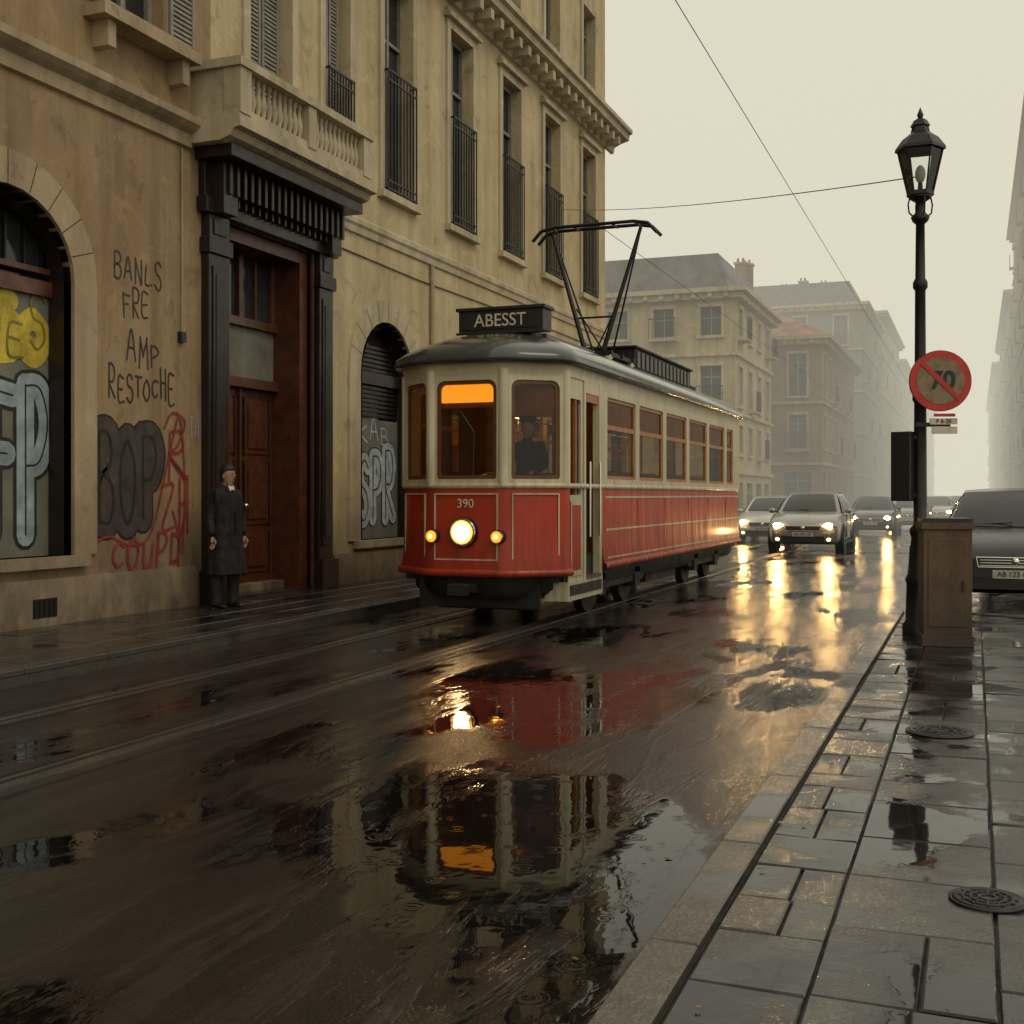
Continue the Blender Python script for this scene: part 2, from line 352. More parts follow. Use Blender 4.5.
# ------------------------------------------------------------ graffiti stroke font
F={'S':[[(.62,.85),(.38,1),(.1,.82),(.2,.58),(.5,.45),(.62,.2),(.35,0),(.04,.14)]],
'P':[[(.1,0),(.1,1)],[(.1,1),(.45,1),(.64,.76),(.45,.5),(.1,.46)]],
'R':[[(.1,0),(.1,1)],[(.1,1),(.45,1),(.62,.76),(.45,.52),(.1,.48),(.62,0)]],
'B':[[(.1,0),(.1,1)],[(.1,1),(.42,1),(.56,.76),(.4,.55),(.1,.52)],[(.1,.52),(.48,.48),(.64,.25),(.46,0),(.1,0)]],
'O':[[(.35,1),(.08,.75),(.06,.3),(.33,0),(.6,.28),(.6,.72),(.35,1)]],
'D':[[(.1,0),(.1,1)],[(.1,1),(.5,.85),(.62,.5),(.5,.12),(.1,0)]],
'F':[[(.12,0),(.1,1)],[(.1,1),(.62,.98)],[(.1,.55),(.5,.55)]],
'E':[[(.6,1),(.1,.98),(.1,.02),(.62,0)],[(.1,.52),(.5,.52)]],
'A':[[(.02,0),(.33,1),(.64,0)],[(.14,.38),(.54,.38)]],
'N':[[(.08,0),(.1,1)],[(.1,1),(.58,0)],[(.58,0),(.6,1)]],
'M':[[(.05,0),(.1,1)],[(.1,1),(.35,.35)],[(.35,.35),(.6,1)],[(.6,1),(.66,0)]],
'L':[[(.12,1),(.1,0),(.58,.02)]],'T':[[(.02,1),(.64,1)],[(.33,1),(.33,0)]],
'C':[[(.62,.85),(.35,1),(.08,.7),(.08,.3),(.35,0),(.62,.16)]],
'H':[[(.1,0),(.1,1)],[(.58,0),(.58,1)],[(.1,.5),(.58,.52)]],
'K':[[(.1,0),(.1,1)],[(.6,1),(.12,.48),(.62,0)]],'U':[[(.08,1),(.1,.25),(.34,0),(.58,.25),(.6,1)]],
'Y':[[(.05,1),(.33,.5)],[(.62,1),(.33,.5),(.28,0)]],'I':[[(.33,0),(.33,1)]],'G':[[(.6,.85),(.35,1),(.08,.7),(.08,.3),(.35,0),(.62,.2),(.6,.45),(.38,.45)]],
'Z':[[(.05,1),(.62,1),(.05,0),(.62,0)]]}
def smoothp(p):
    if len(p)<3: return p
    out=[]
    for i in range(len(p)-1):
        p0=p[max(i-1,0)];p1=p[i];p2=p[i+1];p3=p[min(i+2,len(p)-1)]
        for k in range(5):
            t=k/5
            out.append(tuple(.5*((2*p1[j])+(-p0[j]+p2[j])*t+(2*p0[j]-5*p1[j]+4*p2[j]-p3[j])*t*t+(-p0[j]+3*p1[j]-3*p2[j]+p3[j])*t**3) for j in(0,1)))
    return out+[p[-1]]
def ribbon(mb,pts,r,w0,mat,M,cnt=[0]):
    n=10
    for i,(x,y) in enumerate(pts):
        w=w0+i*8e-6
        if r>.015 or i in(0,len(pts)-1):
            mb.poly([(x+r*math.cos(2*math.pi*k/n),y+r*math.sin(2*math.pi*k/n),w) for k in range(n)],mat,M)
        if i+1<len(pts):
            x2,y2=pts[i+1]; dx,dy=x2-x,y2-y; l=math.hypot(dx,dy) or 1; nx,ny=-dy/l*r,dx/l*r
            e=min(.35*r,.02); ex,ey=dx/l*e,dy/l*e
            mb.poly([(x-nx-ex,y-ny-ey,w+4e-6),(x2-nx+ex,y2-ny+ey,w+4e-6),(x2+nx+ex,y2+ny+ey,w+4e-6),(x+nx-ex,y+ny-ey,w+4e-6)],mat,M)
def word(mb,s,u,v,w,h,layers,M,jit=.04,slant=.0,seed=None):
    rn=random.Random(seed if seed is not None else len(s)+int(u*100)); adv=w/len(s)
    for i,ch in enumerate(s):
        if ch not in F: continue
        dy=rn.uniform(-jit,jit)*h; sc=1+rn.uniform(-jit,jit)*2
        for st,str_ in enumerate(F[ch]):
            pts=smoothp([(u+i*adv+x*adv*1.18+y*slant*h+rn.uniform(-jit,jit)*.3*adv,v+dy+y*h*sc+rn.uniform(-jit,jit)*.3*h) for x,y in str_])
            for (r,off,mat) in layers: ribbon(mb,pts,r,off+(i*3+st)*1.2e-4,mat,M)
P_black=simple('spray_black',(.03,.027,.025),.6,var=.5,scale=12)
P_dark=simple('spray_charcoal',(.018,.016,.015),.6,var=.5,scale=8)
P_grey=simple('spray_grey',(.055,.045,.04),.6,var=.5,scale=4)
P_blue=simple('spray_blue_grey',(.27,.335,.37),.6,var=.4,scale=4)
P_lblue=simple('spray_light_blue',(.36,.44,.48),.6,var=.4,scale=5)
P_red=simple('spray_red',(.25,.035,.035),.6,var=.4,scale=8)
P_yel=simple('spray_yellow',(.50,.38,.04),.6,var=.45,scale=4)
P_yel2=simple('spray_olive',(.20,.16,.03),.6,var=.3,scale=5)
# ------------------------------------------------------------ main apartment building (facade plane x=-9.1)
B=empty('apartment_building'); FX=-9.1
W=frameM((FX,0,0),(0,1,0),(1,0,0))   # local u=Y, v=Z, w=+X
wl=MB()
def tile(y0,y1,z0,z1,hole,mat,top=(0,0),t=.3,rm=None):
    if hole is None: wl.poly([(y0,z0,0),(y1,z0,0),(y1,z1,0),(y0,z1,0)],mat,W)
    else: wl.panel(y0,y1,z0,z1,hole,top=top,t=t,mat=mat,rmat=rm,M=W,n=10)
L_,R_=M_wallL,M_wallR; Z1=6.0;Z2=11.0;Z3=16.5
def archwin(cx,zs,rise,wall,y0,y1,zb=.85,style=0):
    tile(y0,y1,.1,Z1,(cx-.95,cx+.95,zb,zs+rise),wall,top=(.95,rise),t=.32)
    tr=M_trimL if wall is L_ else M_trim
    wl.archring(cx,zb-.0,zs,.955,rise+.005,.36,.04,tr,W)
    for k in range(1,10):       # voussoir joints
        a=math.pi*k/10; c_,s_=math.cos(a),math.sin(a)
        p0=(cx-(.96)*c_,zs+(rise+.01)*s_); p1=(cx-1.31*c_,zs+(rise+.36)*s_); nx,nz=s_*.005,c_*.005
        wl.poly([(p0[0]-nx,p0[1]-nz,.043),(p0[0]+nx,p0[1]+nz,.043),(p1[0]+nx,p1[1]+nz,.043),(p1[0]-nx,p1[1]-nz,.043)],M_gap,W)
    wl.archring(cx,zb,zs,.84,rise-.11,.11,-.2,M_dwood,W)
    wl.poly([(cx-1.1,zb-.1,-.3),(cx+1.1,zb-.1,-.3),(cx+1.1,zs+1.2,-.3),(cx-1.1,zs+1.2,-.3)],M_wglass,W)
    if style==0:
        wl.box(cx-.95,cx+.95,3.62,3.78,-.3,-.16,M_rwood,W)
        wl.box(cx-.95,cx+.95,3.86,3.92,-.3,-.18,M_rwood,W)
        wl.box(cx-.93,cx+.93,zb,3.62,-.3,-.22,M_gpanel,W)
        for k in range(-3,4): wl.box(cx+k*.27-.012,cx+k*.27+.012,3.92,zs+rise*.85,-.29,-.25,M_iron,W)
    else:
        wl.box(cx-.95,cx+.95,3.32,3.52,-.3,-.16,M_dwood,W)
        wl.box(cx-.93,cx+.93,zb,2.75,-.3,-.22,M_gpanel,W)
        for k in range(22):
            z=2.8+k*.075
            if z<zs+rise*.6: wl.box(cx-.9,cx+.9,z,z+.05,-.3,-.24,M_dwood,W)
    wl.box(cx-1.15,cx+1.15,zb-.12,zb,-.3,.1,tr,W)
archwin(3.9,3.8,.85,L_,-8,6.4)
archwin(9.42,3.8,.83,L_,6.4,10.85)
tile(10.85,12.74,.1,Z1,None,L_)
tile(12.74,16.05,.1,Z1,(13.2,15.36,.1,5.05),R_,t=.6,rm=M_rwood)
archwin(17.8,3.45,.9,R_,16.05,19.6,.78,1)
archwin(22.4,3.45,.9,R_,19.6,24.6,.78,1)
archwin(27.2,3.45,.9,R_,24.6,30.4,.78,1)
wins=[]
cents=[18.20,20.87,23.5,26.1,28.9]
lay=[(-8,.0,None),(0,6,(2.4,3.5,7.0,9.7)),(6,9.9,(7.4,8.5,7.0,9.7)),(9.9,12.9,(10.9,11.95,7.0,9.7)),(12.9,15.4,(13.75,14.8,6.12,9.5)),(15.4,17.0,(15.75,16.5,6.9,9.6))]
ed=[17.0,19.57,22.18,24.8,27.5,30.4]
for c,a,b_ in zip(cents,ed[:-1],ed[1:]): lay.append((a,b_,(c-.53,c+.53,6.5,10.15)))
for a,b_,h in lay:
    m=L_ if b_<=12.9 else R_
    tile(a,b_,Z1,Z2,h,m,t=.25)
    if h:
        c=(h[0]+h[1])/2; tile(a,b_,Z2,Z3,(c-.48,c+.48,11.75,13.7),m,t=.25)
        wins.append((h,0)); wins.append(((c-.48,c+.48,11.75,13.7),1))
    else: tile(a,b_,Z2,Z3,None,m)
for (a,b_,z0,z1),k in wins:
    wl.poly([(a-.05,z0-.05,-.24),(b_+.05,z0-.05,-.24),(b_+.05,z1+.05,-.24),(a-.05,z1+.05,-.24)],M_wglass,W)
    c=(a+b_)/2; fm=M_shut
    wl.box(a,a+.07,z0,z1,-.238,-.17,fm,W); wl.box(b_-.07,b_,z0,z1,-.238,-.17,fm,W)
    wl.box(a+.07,b_-.07,z1-.08,z1,-.238,-.17,fm,W); wl.box(a+.07,b_-.07,z0,z0+.1,-.238,-.17,fm,W)
    wl.box(c-.035,c+.035,z0+.1,z1-.08,-.238,-.175,fm,W)
    zt=z1-(z1-z0)*.27; wl.box(a+.07,c-.035,zt-.03,zt+.03,-.238,-.18,fm,W); wl.box(c+.035,b_-.07,zt-.03,zt+.03,-.238,-.18,fm,W)
    tm=M_trimL if b_<12.9 else M_trim
    wl.box(a-.16,a-.003,z0,z1+.16,0,.045,tm,W); wl.box(b_+.003,b_+.16,z0,z1+.16,0,.045,tm,W)
    wl.box(a-.003,b_+.003,z1+.003,z1+.16,0,.045,tm,W)
    if k==0:
        wl.box(a-.24,b_+.24,z1+.163,z1+.25,0,.14,tm,W); wl.box(a-.2,b_+.2,z1+.253,z1+.32,0,.08,tm,W)
    wl.box(a-.2,b_+.2,z0-.12,z0-.003,0,.13,tm,W)
    if k==0 and (a<13.0):
        wl.box(a-.35,b_+.35,z0-.26,z0-.13,0,.3,tm,W)
        for q in(a-.2,b_+.08): wl.box(q,q+.13,z0-.55,z0-.262,0,.22,tm,W)
    if (k==0 and a<17) :
        for s0,s1 in((a-.5,a-.02),(b_+.02,b_+.5)) if a<13 else ((a+.08,c-.02),(c+.02,b_-.08)):
            off=.05 if a<13 else -.17
            wl.box(s0,s0+.05,z0,z1,off,off+.04,M_shut,W); wl.box(s1-.05,s1,z0,z1,off,off+.04,M_shut,W)
            z=z0
            while z<z1-.03:
                wl.box(s0+.05,s1-.05,z,z+.035,off,off+.03,M_shut,W); z+=.06
    if k==0 and a>15.5:
        zt=8.5 if a>17 else 7.9
        for z in(z0+.05,z0+.18,zt-.16,zt): wl.box(a-.02,b_+.02,z-.015,z+.015,.09,.12,M_iron,W)
        n=9
        for i in range(n+1):
            u=a-.01+(b_-a+.02)*i/n; wl.box(u-.011,u+.011,z0+.02,zt+.02,.095,.115,M_iron,W)
        for u in(a-.02,b_+.0):
            for z in(z0+.05,zt): wl.box(u,u+.02,z-.015,z+.015,0,.1,M_iron,W)
wl.prof([(FX,5.78),(FX+.05,5.8),(FX+.06,5.95),(FX+.14,6.0),(FX+.2,6.05),(FX+.2,6.14),(FX+.003,6.22)],-8,12.45,M_trimL)
wl.prof([(FX,5.6),(FX+.04,5.62),(FX+.05,5.72),(FX+.08,5.76),(FX+.08,5.84),(FX+.003,5.9)],16.2,30.46,M_trim)
wl.prof([(FX,10.62),(FX+.08,10.64),(FX+.1,10.78),(FX+.25,10.86),(FX+.5,10.93),(FX+.52,11.07),(FX+.6,11.1),(FX+.6,11.2),(FX+.003,11.32)],-8,30.95,M_trim)
y=-7.8
while y<30.3: wl.box(FX+.1,FX+.44,y,y+.17,10.66,10.855,M_trim); y+=.52
wl.prof([(FX,15.9),(FX+.2,16.),(FX+.7,16.3),(FX+.75,16.5),(FX+.003,16.6)],-8,31,M_trim)
wl.box(FX+.0,FX+.05,-8,12.54,.1,.62,M_trimL); wl.box(FX+.0,FX+.05,16.0,30.45,.1,.6,M_trimL)
wl.poly([(FX,30.4,0),(FX-14,30.4,0),(FX-14,30.4,Z3),(FX,30.4,Z3)],M_wallR)
wl.poly([(FX,-8,0),(FX,-8,Z3),(FX-14,-8,Z3),(FX-14,-8,0)],M_wallL)
wl.box(FX-14,FX-.5,-8,30.39,Z3,Z3+.3,M_slate)
wl.poly([(FX-14,-8,0),(FX-14,-8,Z3),(FX-14,30.4,Z3),(FX-14,30.4,0)],M_wallL)
wl.poly([(FX-.62,-8,.1),(FX-.62,30.4,.1),(FX-.62,30.4,Z3),(FX-.62,-8,Z3)],M_gap)
wl.box(9.75,10.1,.22,.42,.05,.056,M_black,W)
for k in range(5): wl.box(9.76+k*.07,9.78+k*.07,.23,.41,.056,.065,M_iron,W)
wl.box(12.22,12.32,3.37,3.5,0,.06,M_black,W); wl.cyl((FX+.03,12.27,3.5),(FX+.03,12.27,5.75),.012,.012,M_trimL,6)
wl.cyl((FX+.05,19.5,.6),(FX+.05,19.5,5.6),.04,.04,M_trimL,8)
wl.tube([(FX+.02,16.2,5.3),(FX+.02,19.0,5.26),(FX+.02,24,5.31),(FX+.02,30.2,5.28)],.012,M_wire,5)
wl.obj('walls_and_windows',B)
# ---- entrance
dr=MB()
def R(y0,y1,z0,z1,w0,w1,m): dr.box(y0,y1,z0,z1,w0,w1,m,W)
for a,b_ in((12.66,13.17),(15.39,15.86)):
    R(a,b_,.13,.55,0,.20,M_dwood); R(a+.04,b_-.04,.553,4.55,0,.12,M_dwood); R(a+.11,b_-.11,.75,4.4,.12,.14,M_dwood)
    R(a+.16,b_-.16,.85,4.3,.14,.152,M_black); R(a,b_,4.553,4.75,0,.16,M_dwood); R(a+.04,b_-.04,4.753,5.05,0,.13,M_dwood)
    R(a+.12,b_-.12,4.8,5.0,.13,.15,M_black)
    R(a+.1,b_-.1,5.053,5.72,0,.3,M_dwood)
R(12.6,15.92,5.053,5.25,0,.16,M_dwood); R(12.64,15.88,5.253,5.69,0,.10,M_dwood)
R(12.56,15.96,5.7,5.85,0,.55,M_dwood)
y=12.84
while y<15.75:
    R(y,y+.06,5.30,5.69,.10,.34,M_dwood); R(y+.01,y+.05,5.2,5.30,.10,.24,M_dwood); y+=.16
R(13.2,13.40,.13,5.04,-.6,-.05,M_rwood); R(15.16,15.36,.13,5.04,-.6,-.05,M_rwood); R(13.40,15.16,4.86,5.04,-.6,-.05,M_rwood)
R(13.171,13.2,.13,5.05,-.1,.05,M_rwood); R(15.36,15.389,.13,5.05,-.1,.05,M_rwood)
R(13.3,15.3,.0,.16,-.9,-.0,M_slabL[1]); R(13.2,15.36,.1,.26,-.9,-.32,M_trimL)
dw=-.5
R(13.40,15.16,3.86,3.98,-.58,dw+.08,M_rwood); R(13.40,15.16,3.0,3.14,-.58,dw+.1,M_rwood)
R(13.40,15.16,3.14,3.86,-.58,dw,M_gpanel)
R(13.40,15.16,3.98,4.86,-.58,dw-.03,M_wglass)
for u in(13.40,14.23,15.06): R(u,u+.1,3.98,4.86,dw-.03,dw+.04,M_rwood)
for u in(13.80,14.66): R(u,u+.04,3.98,4.86,dw-.03,dw+.02,M_rwood)
for i in range(2):
    a=13.41+i*.875; b_=a+.865
    R(a,b_,.26,3.0,-.58,dw-.02,M_rwood)
    for z0,z1 in((.4,.95),(1.08,1.95),(2.08,2.85)):
        R(a+.13,b_-.13,z0,z1,dw-.02,dw+.0,M_rwood); R(a+.2,b_-.2,z0+.08,z1-.08,dw,dw+.025,M_rwood)
        R(a+.1,a+.13,z0-.03,z1+.03,dw-.02,dw+.015,M_dwood);R(b_-.13,b_-.1,z0-.03,z1+.03,dw-.02,dw+.015,M_dwood)
R(14.26,14.30,.26,3.0,-.5,dw+.03,M_rwood)
dr.ell((FX+dw+.05,14.2,1.35),(.04,.04,.04),M_chrome); dr.ell((FX+dw+.05,14.37,1.35),(.04,.04,.04),M_chrome)
dr.obj('entrance_door',B,bevel=.008)
# ---- balcony
bl=MB(); BX=FX+.72
bl.prof([(FX,5.853),(BX-.25,5.853),(BX-.1,5.9),(BX-.05,5.98),(BX+.05,6.0),(BX+.05,6.12),(FX,6.12)],12.42,16.0,M_trim)
bl.box(FX,BX-.02,12.5,15.92,6.12,6.2,M_trim)
for y0,y1 in((12.5,12.74),(14.12,14.32),(15.68,15.92)): bl.box(BX-.24,BX,y0,y1,6.2,6.76,M_trim)
bl.box(BX-.25,BX+.03,12.46,15.96,6.763,6.87,M_trim)
bl.box(BX-.22,BX-.02,12.74,15.68,6.2,6.27,M_trim)
for y0,y1 in((12.46,12.68),(15.74,15.96)): bl.box(FX,BX-.253,y0,y1,6.763,6.87,M_trim); bl.box(FX,BX-.24,y0+.06,y1-.06,6.2,6.76,M_trim)
bp=[(.04,6.27),(.04,6.29),(.026,6.31),(.048,6.4),(.053,6.46),(.027,6.6),(.025,6.66),(.04,6.72),(.04,6.763)]
for a,b_ in((12.74,14.12),(14.32,15.68)):
    n=11
    for i in range(n): bl.lathe(BX-.12,a+(i+.5)*(b_-a)/n,bp,M_trim,8)
bl.obj('balcony',B)
# ---- graffiti on the building
gr=MB()
word(gr,'BANLS',11.05,3.98,.9,.27,[(.012,.004,P_black)],W,.14)
word(gr,'FRE',11.2,3.55,.5,.27,[(.012,.004,P_black)],W,.14)
word(gr,'AMP',11.28,3.02,.62,.3,[(.013,.004,P_black)],W,.14)
word(gr,'RESTOCHE',10.96,2.62,1.22,.3,[(.013,.004,P_black)],W,.15)
word(gr,'BOP',10.76,1.2,1.13,1.0,[(.19,.004,P_dark),(.16,.008,P_grey)],W,.05)
word(gr,'BOP',10.76,1.2,1.13,1.0,[(.018,.012,P_dark)],W,.05)
word(gr,'R',12.0,1.75,.45,.6,[(.022,.006,P_red)],W,.12); word(gr,'ZH',11.9,1.05,.62,.6,[(.022,.006,P_red)],W,.14)
word(gr,'COUPD',11.0,.66,1.3,.34,[(.019,.014,P_red)],W,.10,.1); word(gr,'Y',12.1,.6,.4,.7,[(.02,.006,P_red)],W,.14)
ribbon(gr,smoothp([(10.7,.98),(11.0,1.03),(11.3,.93),(11.7,1.05),(12.05,2.0),(12.25,2.45),(12.35,1.6),(12.3,.8)]),.013,.016,P_red,W)
ribbon(gr,smoothp([(11.95,2.3),(12.1,2.5),(12.35,2.4),(12.2,2.1),(12.05,2.0),(12.4,1.7)]),.014,.018,P_red,W)
WP=frameM((FX-.217,0,0),(0,1,0),(1,0,0))
word(gr,'FP',9.38,1.15,.98,1.5,[(.165,.003,P_dark),(.125,.007,P_blue)],WP,.04)
word(gr,'B',8.7,1.15,.6,1.5,[(.165,.003,P_dark),(.125,.007,P_blue)],WP,.04)
word(gr,'FP',9.38,1.15,.98,1.5,[(.010,.011,P_dark)],WP,.04)
word(gr,'GEO',8.95,2.98,1.35,.46,[(.11,.003,P_yel)],WP,.08); word(gr,'OEO',9.0,3.05,1.3,.3,[(.10,.005,P_yel)],WP,.1); word(gr,'SOES',9.0,2.98,1.3,.48,[(.014,.010,P_yel2)],WP,.16)
word(gr,'SPR',17.22,1.1,1.35,1.1,[(.15,.003,P_dark),(.125,.007,P_lblue)],WP,.05)
word(gr,'SPR',17.22,1.1,1.35,1.1,[(.013,.011,P_dark)],WP,.05)
word(gr,'KAB',17.25,2.38,1.1,.28,[(.016,.003,P_lblue)],WP,.12)
word(gr,'TA',12.45,2.2,.22,.3,[(.008,.006,P_blue)],W,.1)
gr.obj('graffiti',B)
# ------------------------------------------------------------ generic distant buildings
def building(name,x0,x1,y0,y1,h,floors,bay,wall,trim,roof='hip',rh=2.0,rmat=M_tile,sides=('S','E'),hd=.55):
    P=empty(name); mb=MB()
    faces={'S':(frameM((x0,y0,0),(1,0,0),(0,-1,0)),x1-x0),'E':(frameM((x1,y0,0),(0,1,0),(1,0,0)),y1-y0),
           'W':(frameM((x0,y1,0),(0,-1,0),(-1,0,0)),y1-y0),'N':(frameM((x1,y1,0),(-1,0,0),(0,1,0)),x1-x0)}
    fh=h/floors
    for k,(Mx,Ln) in faces.items():
        if k not in sides: mb.poly([(0,0,0),(Ln,0,0),(Ln,h,0),(0,h,0)],wall,Mx); continue
        nb=max(1,int(round(Ln/bay))); bw=Ln/nb
        for f in range(floors):
            z0=f*fh
            for i in range(nb):
                a=i*bw; c=a+bw/2
                if f==0: hole=(c-.7,c+.7,.3,fh-.5)
                else: hole=(c-.45,c+.45,z0+.75 if f%2 else z0+.3,z0+fh*.78)
                mb.panel(a,a+bw,z0,z0+fh,hole,t=.2,mat=wall,M=Mx)
                q=hole; mb.poly([(q[0]-.02,q[2]-.02,-.19),(q[1]+.02,q[2]-.02,-.19),(q[1]+.02,q[3]+.02,-.19),(q[0]-.02,q[3]+.02,-.19)],M_wglass2,Mx)
                mb.box(c-.03,c+.03,q[2],q[3],-.188,-.13,M_shut,Mx); mb.box(q[0],q[1],q[3]-.5,q[3]-.44,-.188,-.135,M_shut,Mx)
                if f>0:
                    mb.box(q[0]-.12,q[1]+.12,q[3]+.003,q[3]+.16,0,.07,trim,Mx); mb.box(q[0]-.15,q[1]+.15,q[2]-.13,q[2]-.003,0,.12,trim,Mx)
                    mb.box(q[0]-.12,q[0]-.003,q[2],q[3],0,.05,trim,Mx); mb.box(q[1]+.003,q[1]+.12,q[2],q[3],0,.05,trim,Mx)
                    if (i+f)%3==0:
                        mb.box(q[0]-.15,q[1]+.15,q[2]-.2,q[2]-.132,0,.45,trim,Mx)
                        for t in range(8): u=q[0]-.12+t*(q[1]-q[0]+.24)/7; mb.box(u-.012,u+.012,q[2]-.132,q[2]+.75,.4,.42,M_iron,Mx)
                        mb.box(q[0]-.15,q[1]+.15,q[2]+.75,q[2]+.79,.39,.43,M_iron,Mx)
            if f>0: mb.box(-.1,Ln+.1,z0-.14,z0+.0,.0,.13,trim,Mx)
    mb.box(x0-hd,x1+hd,y0-hd,y1+hd,h+.003,h+.2,trim); mb.box(x0-hd*.6,x1+hd*.6,y0-hd*.6,y1+hd*.6,h-.25,h,trim)
    x=x0
    while x<x1: mb.box(x,x+.2,y0-hd*.85,y0-hd*.55,h-.2,h+.0,trim); x+=.7
    e=hd-.1
    if roof=='hip':
        m=min(x1-x0,y1-y0)/2
        mb.add([(x0-e,y0-e,h+.2),(x1+e,y0-e,h+.2),(x1+e,y1+e,h+.2),(x0-e,y1+e,h+.2),(x0+m,y0+m,h+.2+rh),(x1-m,y0+m,h+.2+rh),(x1-m,y1-m,h+.2+rh),(x0+m,y1-m,h+.2+rh)],
               [(0,1,5,4),(1,2,6,5),(2,3,7,6),(3,0,4,7),(4,5,6,7)],rmat)
    else:
        i=.9
        mb.add([(x0+.3,y0+.3,h+.2),(x1-.3,y0+.3,h+.2),(x1-.3,y1-.3,h+.2),(x0+.3,y1-.3,h+.2),(x0+i,y0+i,h+.2+rh),(x1-i,y0+i,h+.2+rh),(x1-i,y1-i,h+.2+rh),(x0+i,y1-i,h+.2+rh)],
               [(0,1,5,4),(1,2,6,5),(2,3,7,6),(3,0,4,7),(4,5,6,7)],rmat)
    rn=random.Random(int(abs(x0*7+y0)))
    for k in range(4):
        cx=rn.uniform(max(x0,x1-12)+1.0,x1-1.5) if x1<0 else rn.uniform(x0+1,x0+8); cy=y0+rn.uniform(1.6,4.2)
        mb.box(cx,cx+.6,cy,cy+.5,h+.4,h+rh+.5,wall); mb.box(cx-.06,cx+.66,cy-.06,cy+.56,h+rh+.5,h+rh+.6,trim)
        for t in(.08,.36): mb.cyl((cx+t+.05,cy+.25,h+rh+.6),(cx+t+.05,cy+.25,h+rh+.85),.08,.06,M_tile,8)
    mb.obj('walls_roof_windows',P)
    return P
S1=stucco('far_stucco_cream',(.42,.34,.19),(.52,.44,.27),bstr=0); S2=stucco('far_stucco_brown',(.20,.12,.07),(.28,.185,.115),bstr=0)
S3=stucco('far_stucco_grey',(.22,.20,.155),(.28,.26,.21),bstr=0); S4=stucco('far_stucco_pale',(.30,.27,.21),(.36,.33,.26),bstr=0)
building('corner_building',-26,-9.5,50.9,60.5,10.1,4,2.15,S1,M_trim,'mansard',1.7,M_slate)
building('brown_town_house',-22,-7.45,64,82,9.6,3,2.6,S2,M_trimL,'hip',4.2,M_tile)
building('grey_town_house',-24,-7.3,86,101,14.6,5,2.6,S3,M_trim,'mansard',1.7,M_slate)
building('pale_town_house',-26,-7.2,103,128,16.4,5,3.0,S4,M_trim,'hip',1.5,M_slate)
building('far_town_house',-26,-7.2,132,175,15.5,5,3.2,S3,M_trim,'mansard',1.5,M_slate)
building('far_town_house',-26,-7.2,180,240,17,5,3.6,S4,M_trim,'hip',2,M_slate)
building('tall_town_house',2.9,15,66,104,22,6,2.8,S2,M_trimL,'mansard',1.6,M_slate,sides=('S','W'))
building('tall_town_house',2.7,15,106,150,18,5,3.0,S3,M_trim,'hip',1.6,M_slate,sides=('S','W'))
building('tall_town_house',2.4,18,153,240,17,5,3.4,S4,M_trim,'hip',1.6,M_slate,sides=('S','W'))
# ------------------------------------------------------------ TRAM
T=empty('tram'); TM=Matrix.Translation((-5.38,12.5,0)); LT=11.6
O=[(-1.04,.5),(-.46,0),(.46,0),(1.04,.5),(1.04,LT-.5),(.46,LT),(-.46,LT),(-1.04,LT-.5)]
def ringpts(off=0,z=0,kx=None,fil=.10,yoff=None):
    yo=off if yoff is None else yoff
    P=[(x*(1+off/1.04),(y-LT/2)*(1+yo/(LT/2))+LT/2) for x,y in O]; out=[]
    n=len(P)
    for i in range(n):
        p=V(P[i]);a=V(P[i-1]);b=V(P[(i+1)%n])
        f=min(fil,(a-p).length*.4,(b-p).length*.4)
        A=p+(a-p).normalized()*f;Bq=p+(b-p).normalized()*f
        for k in range(4):
            t=k/3; q=A*(1-t)**2+p*2*t*(1-t)+Bq*t*t; out.append((q.x,q.y,z))
    return out
tb=MB(TM)
def openring(off,z):
    r=ringpts(off,z); i3=3*4
    seq=r[i3+4:]+r[:i3+4]
    st=(seq[0][0]*0+1.04+off,1.85,z)
    return [st]+seq
tb.loft([openring(0,1.60),openring(.004,1.2),openring(.012,.85),openring(.03,.66),openring(.03,.60)],M_red,closed=False)
tb.loft([openring(.035,.66),openring(.065,.645),openring(.065,.585),openring(.02,.57)],M_red,closed=False)
tb.loft([openring(-.10,.60),openring(-.10,.42),openring(-.16,.33)],M_under,closed=False)
tb.loft([ringpts(.004,1.575),ringpts(.022,1.58),ringpts(.022,1.63),ringpts(.003,1.635)],M_cream)
tb.loft([ringpts(.002,2.86),ringpts(.006,2.9),ringpts(.03,3.0),ringpts(.05,3.03)],M_cream)
for (x,y) in O:
    tb.cyl((x*.965,y+(.03 if y<LT/2 else -.03),1.6),(x*.965,y+(.03 if y<LT/2 else -.03),2.92),.062,.062,M_cream,14)
segs=[]
for i in range(8):
    a=V((*O[i],0)); b=V((*O[(i+1)%8],0)); d=(b-a).normalized(); w=d.cross(V((0,0,1)))
    segs.append((TM@Matrix.Identity(4)@frameM(a,d,w),(b-a).length))
gl=MB()
tf=MB()
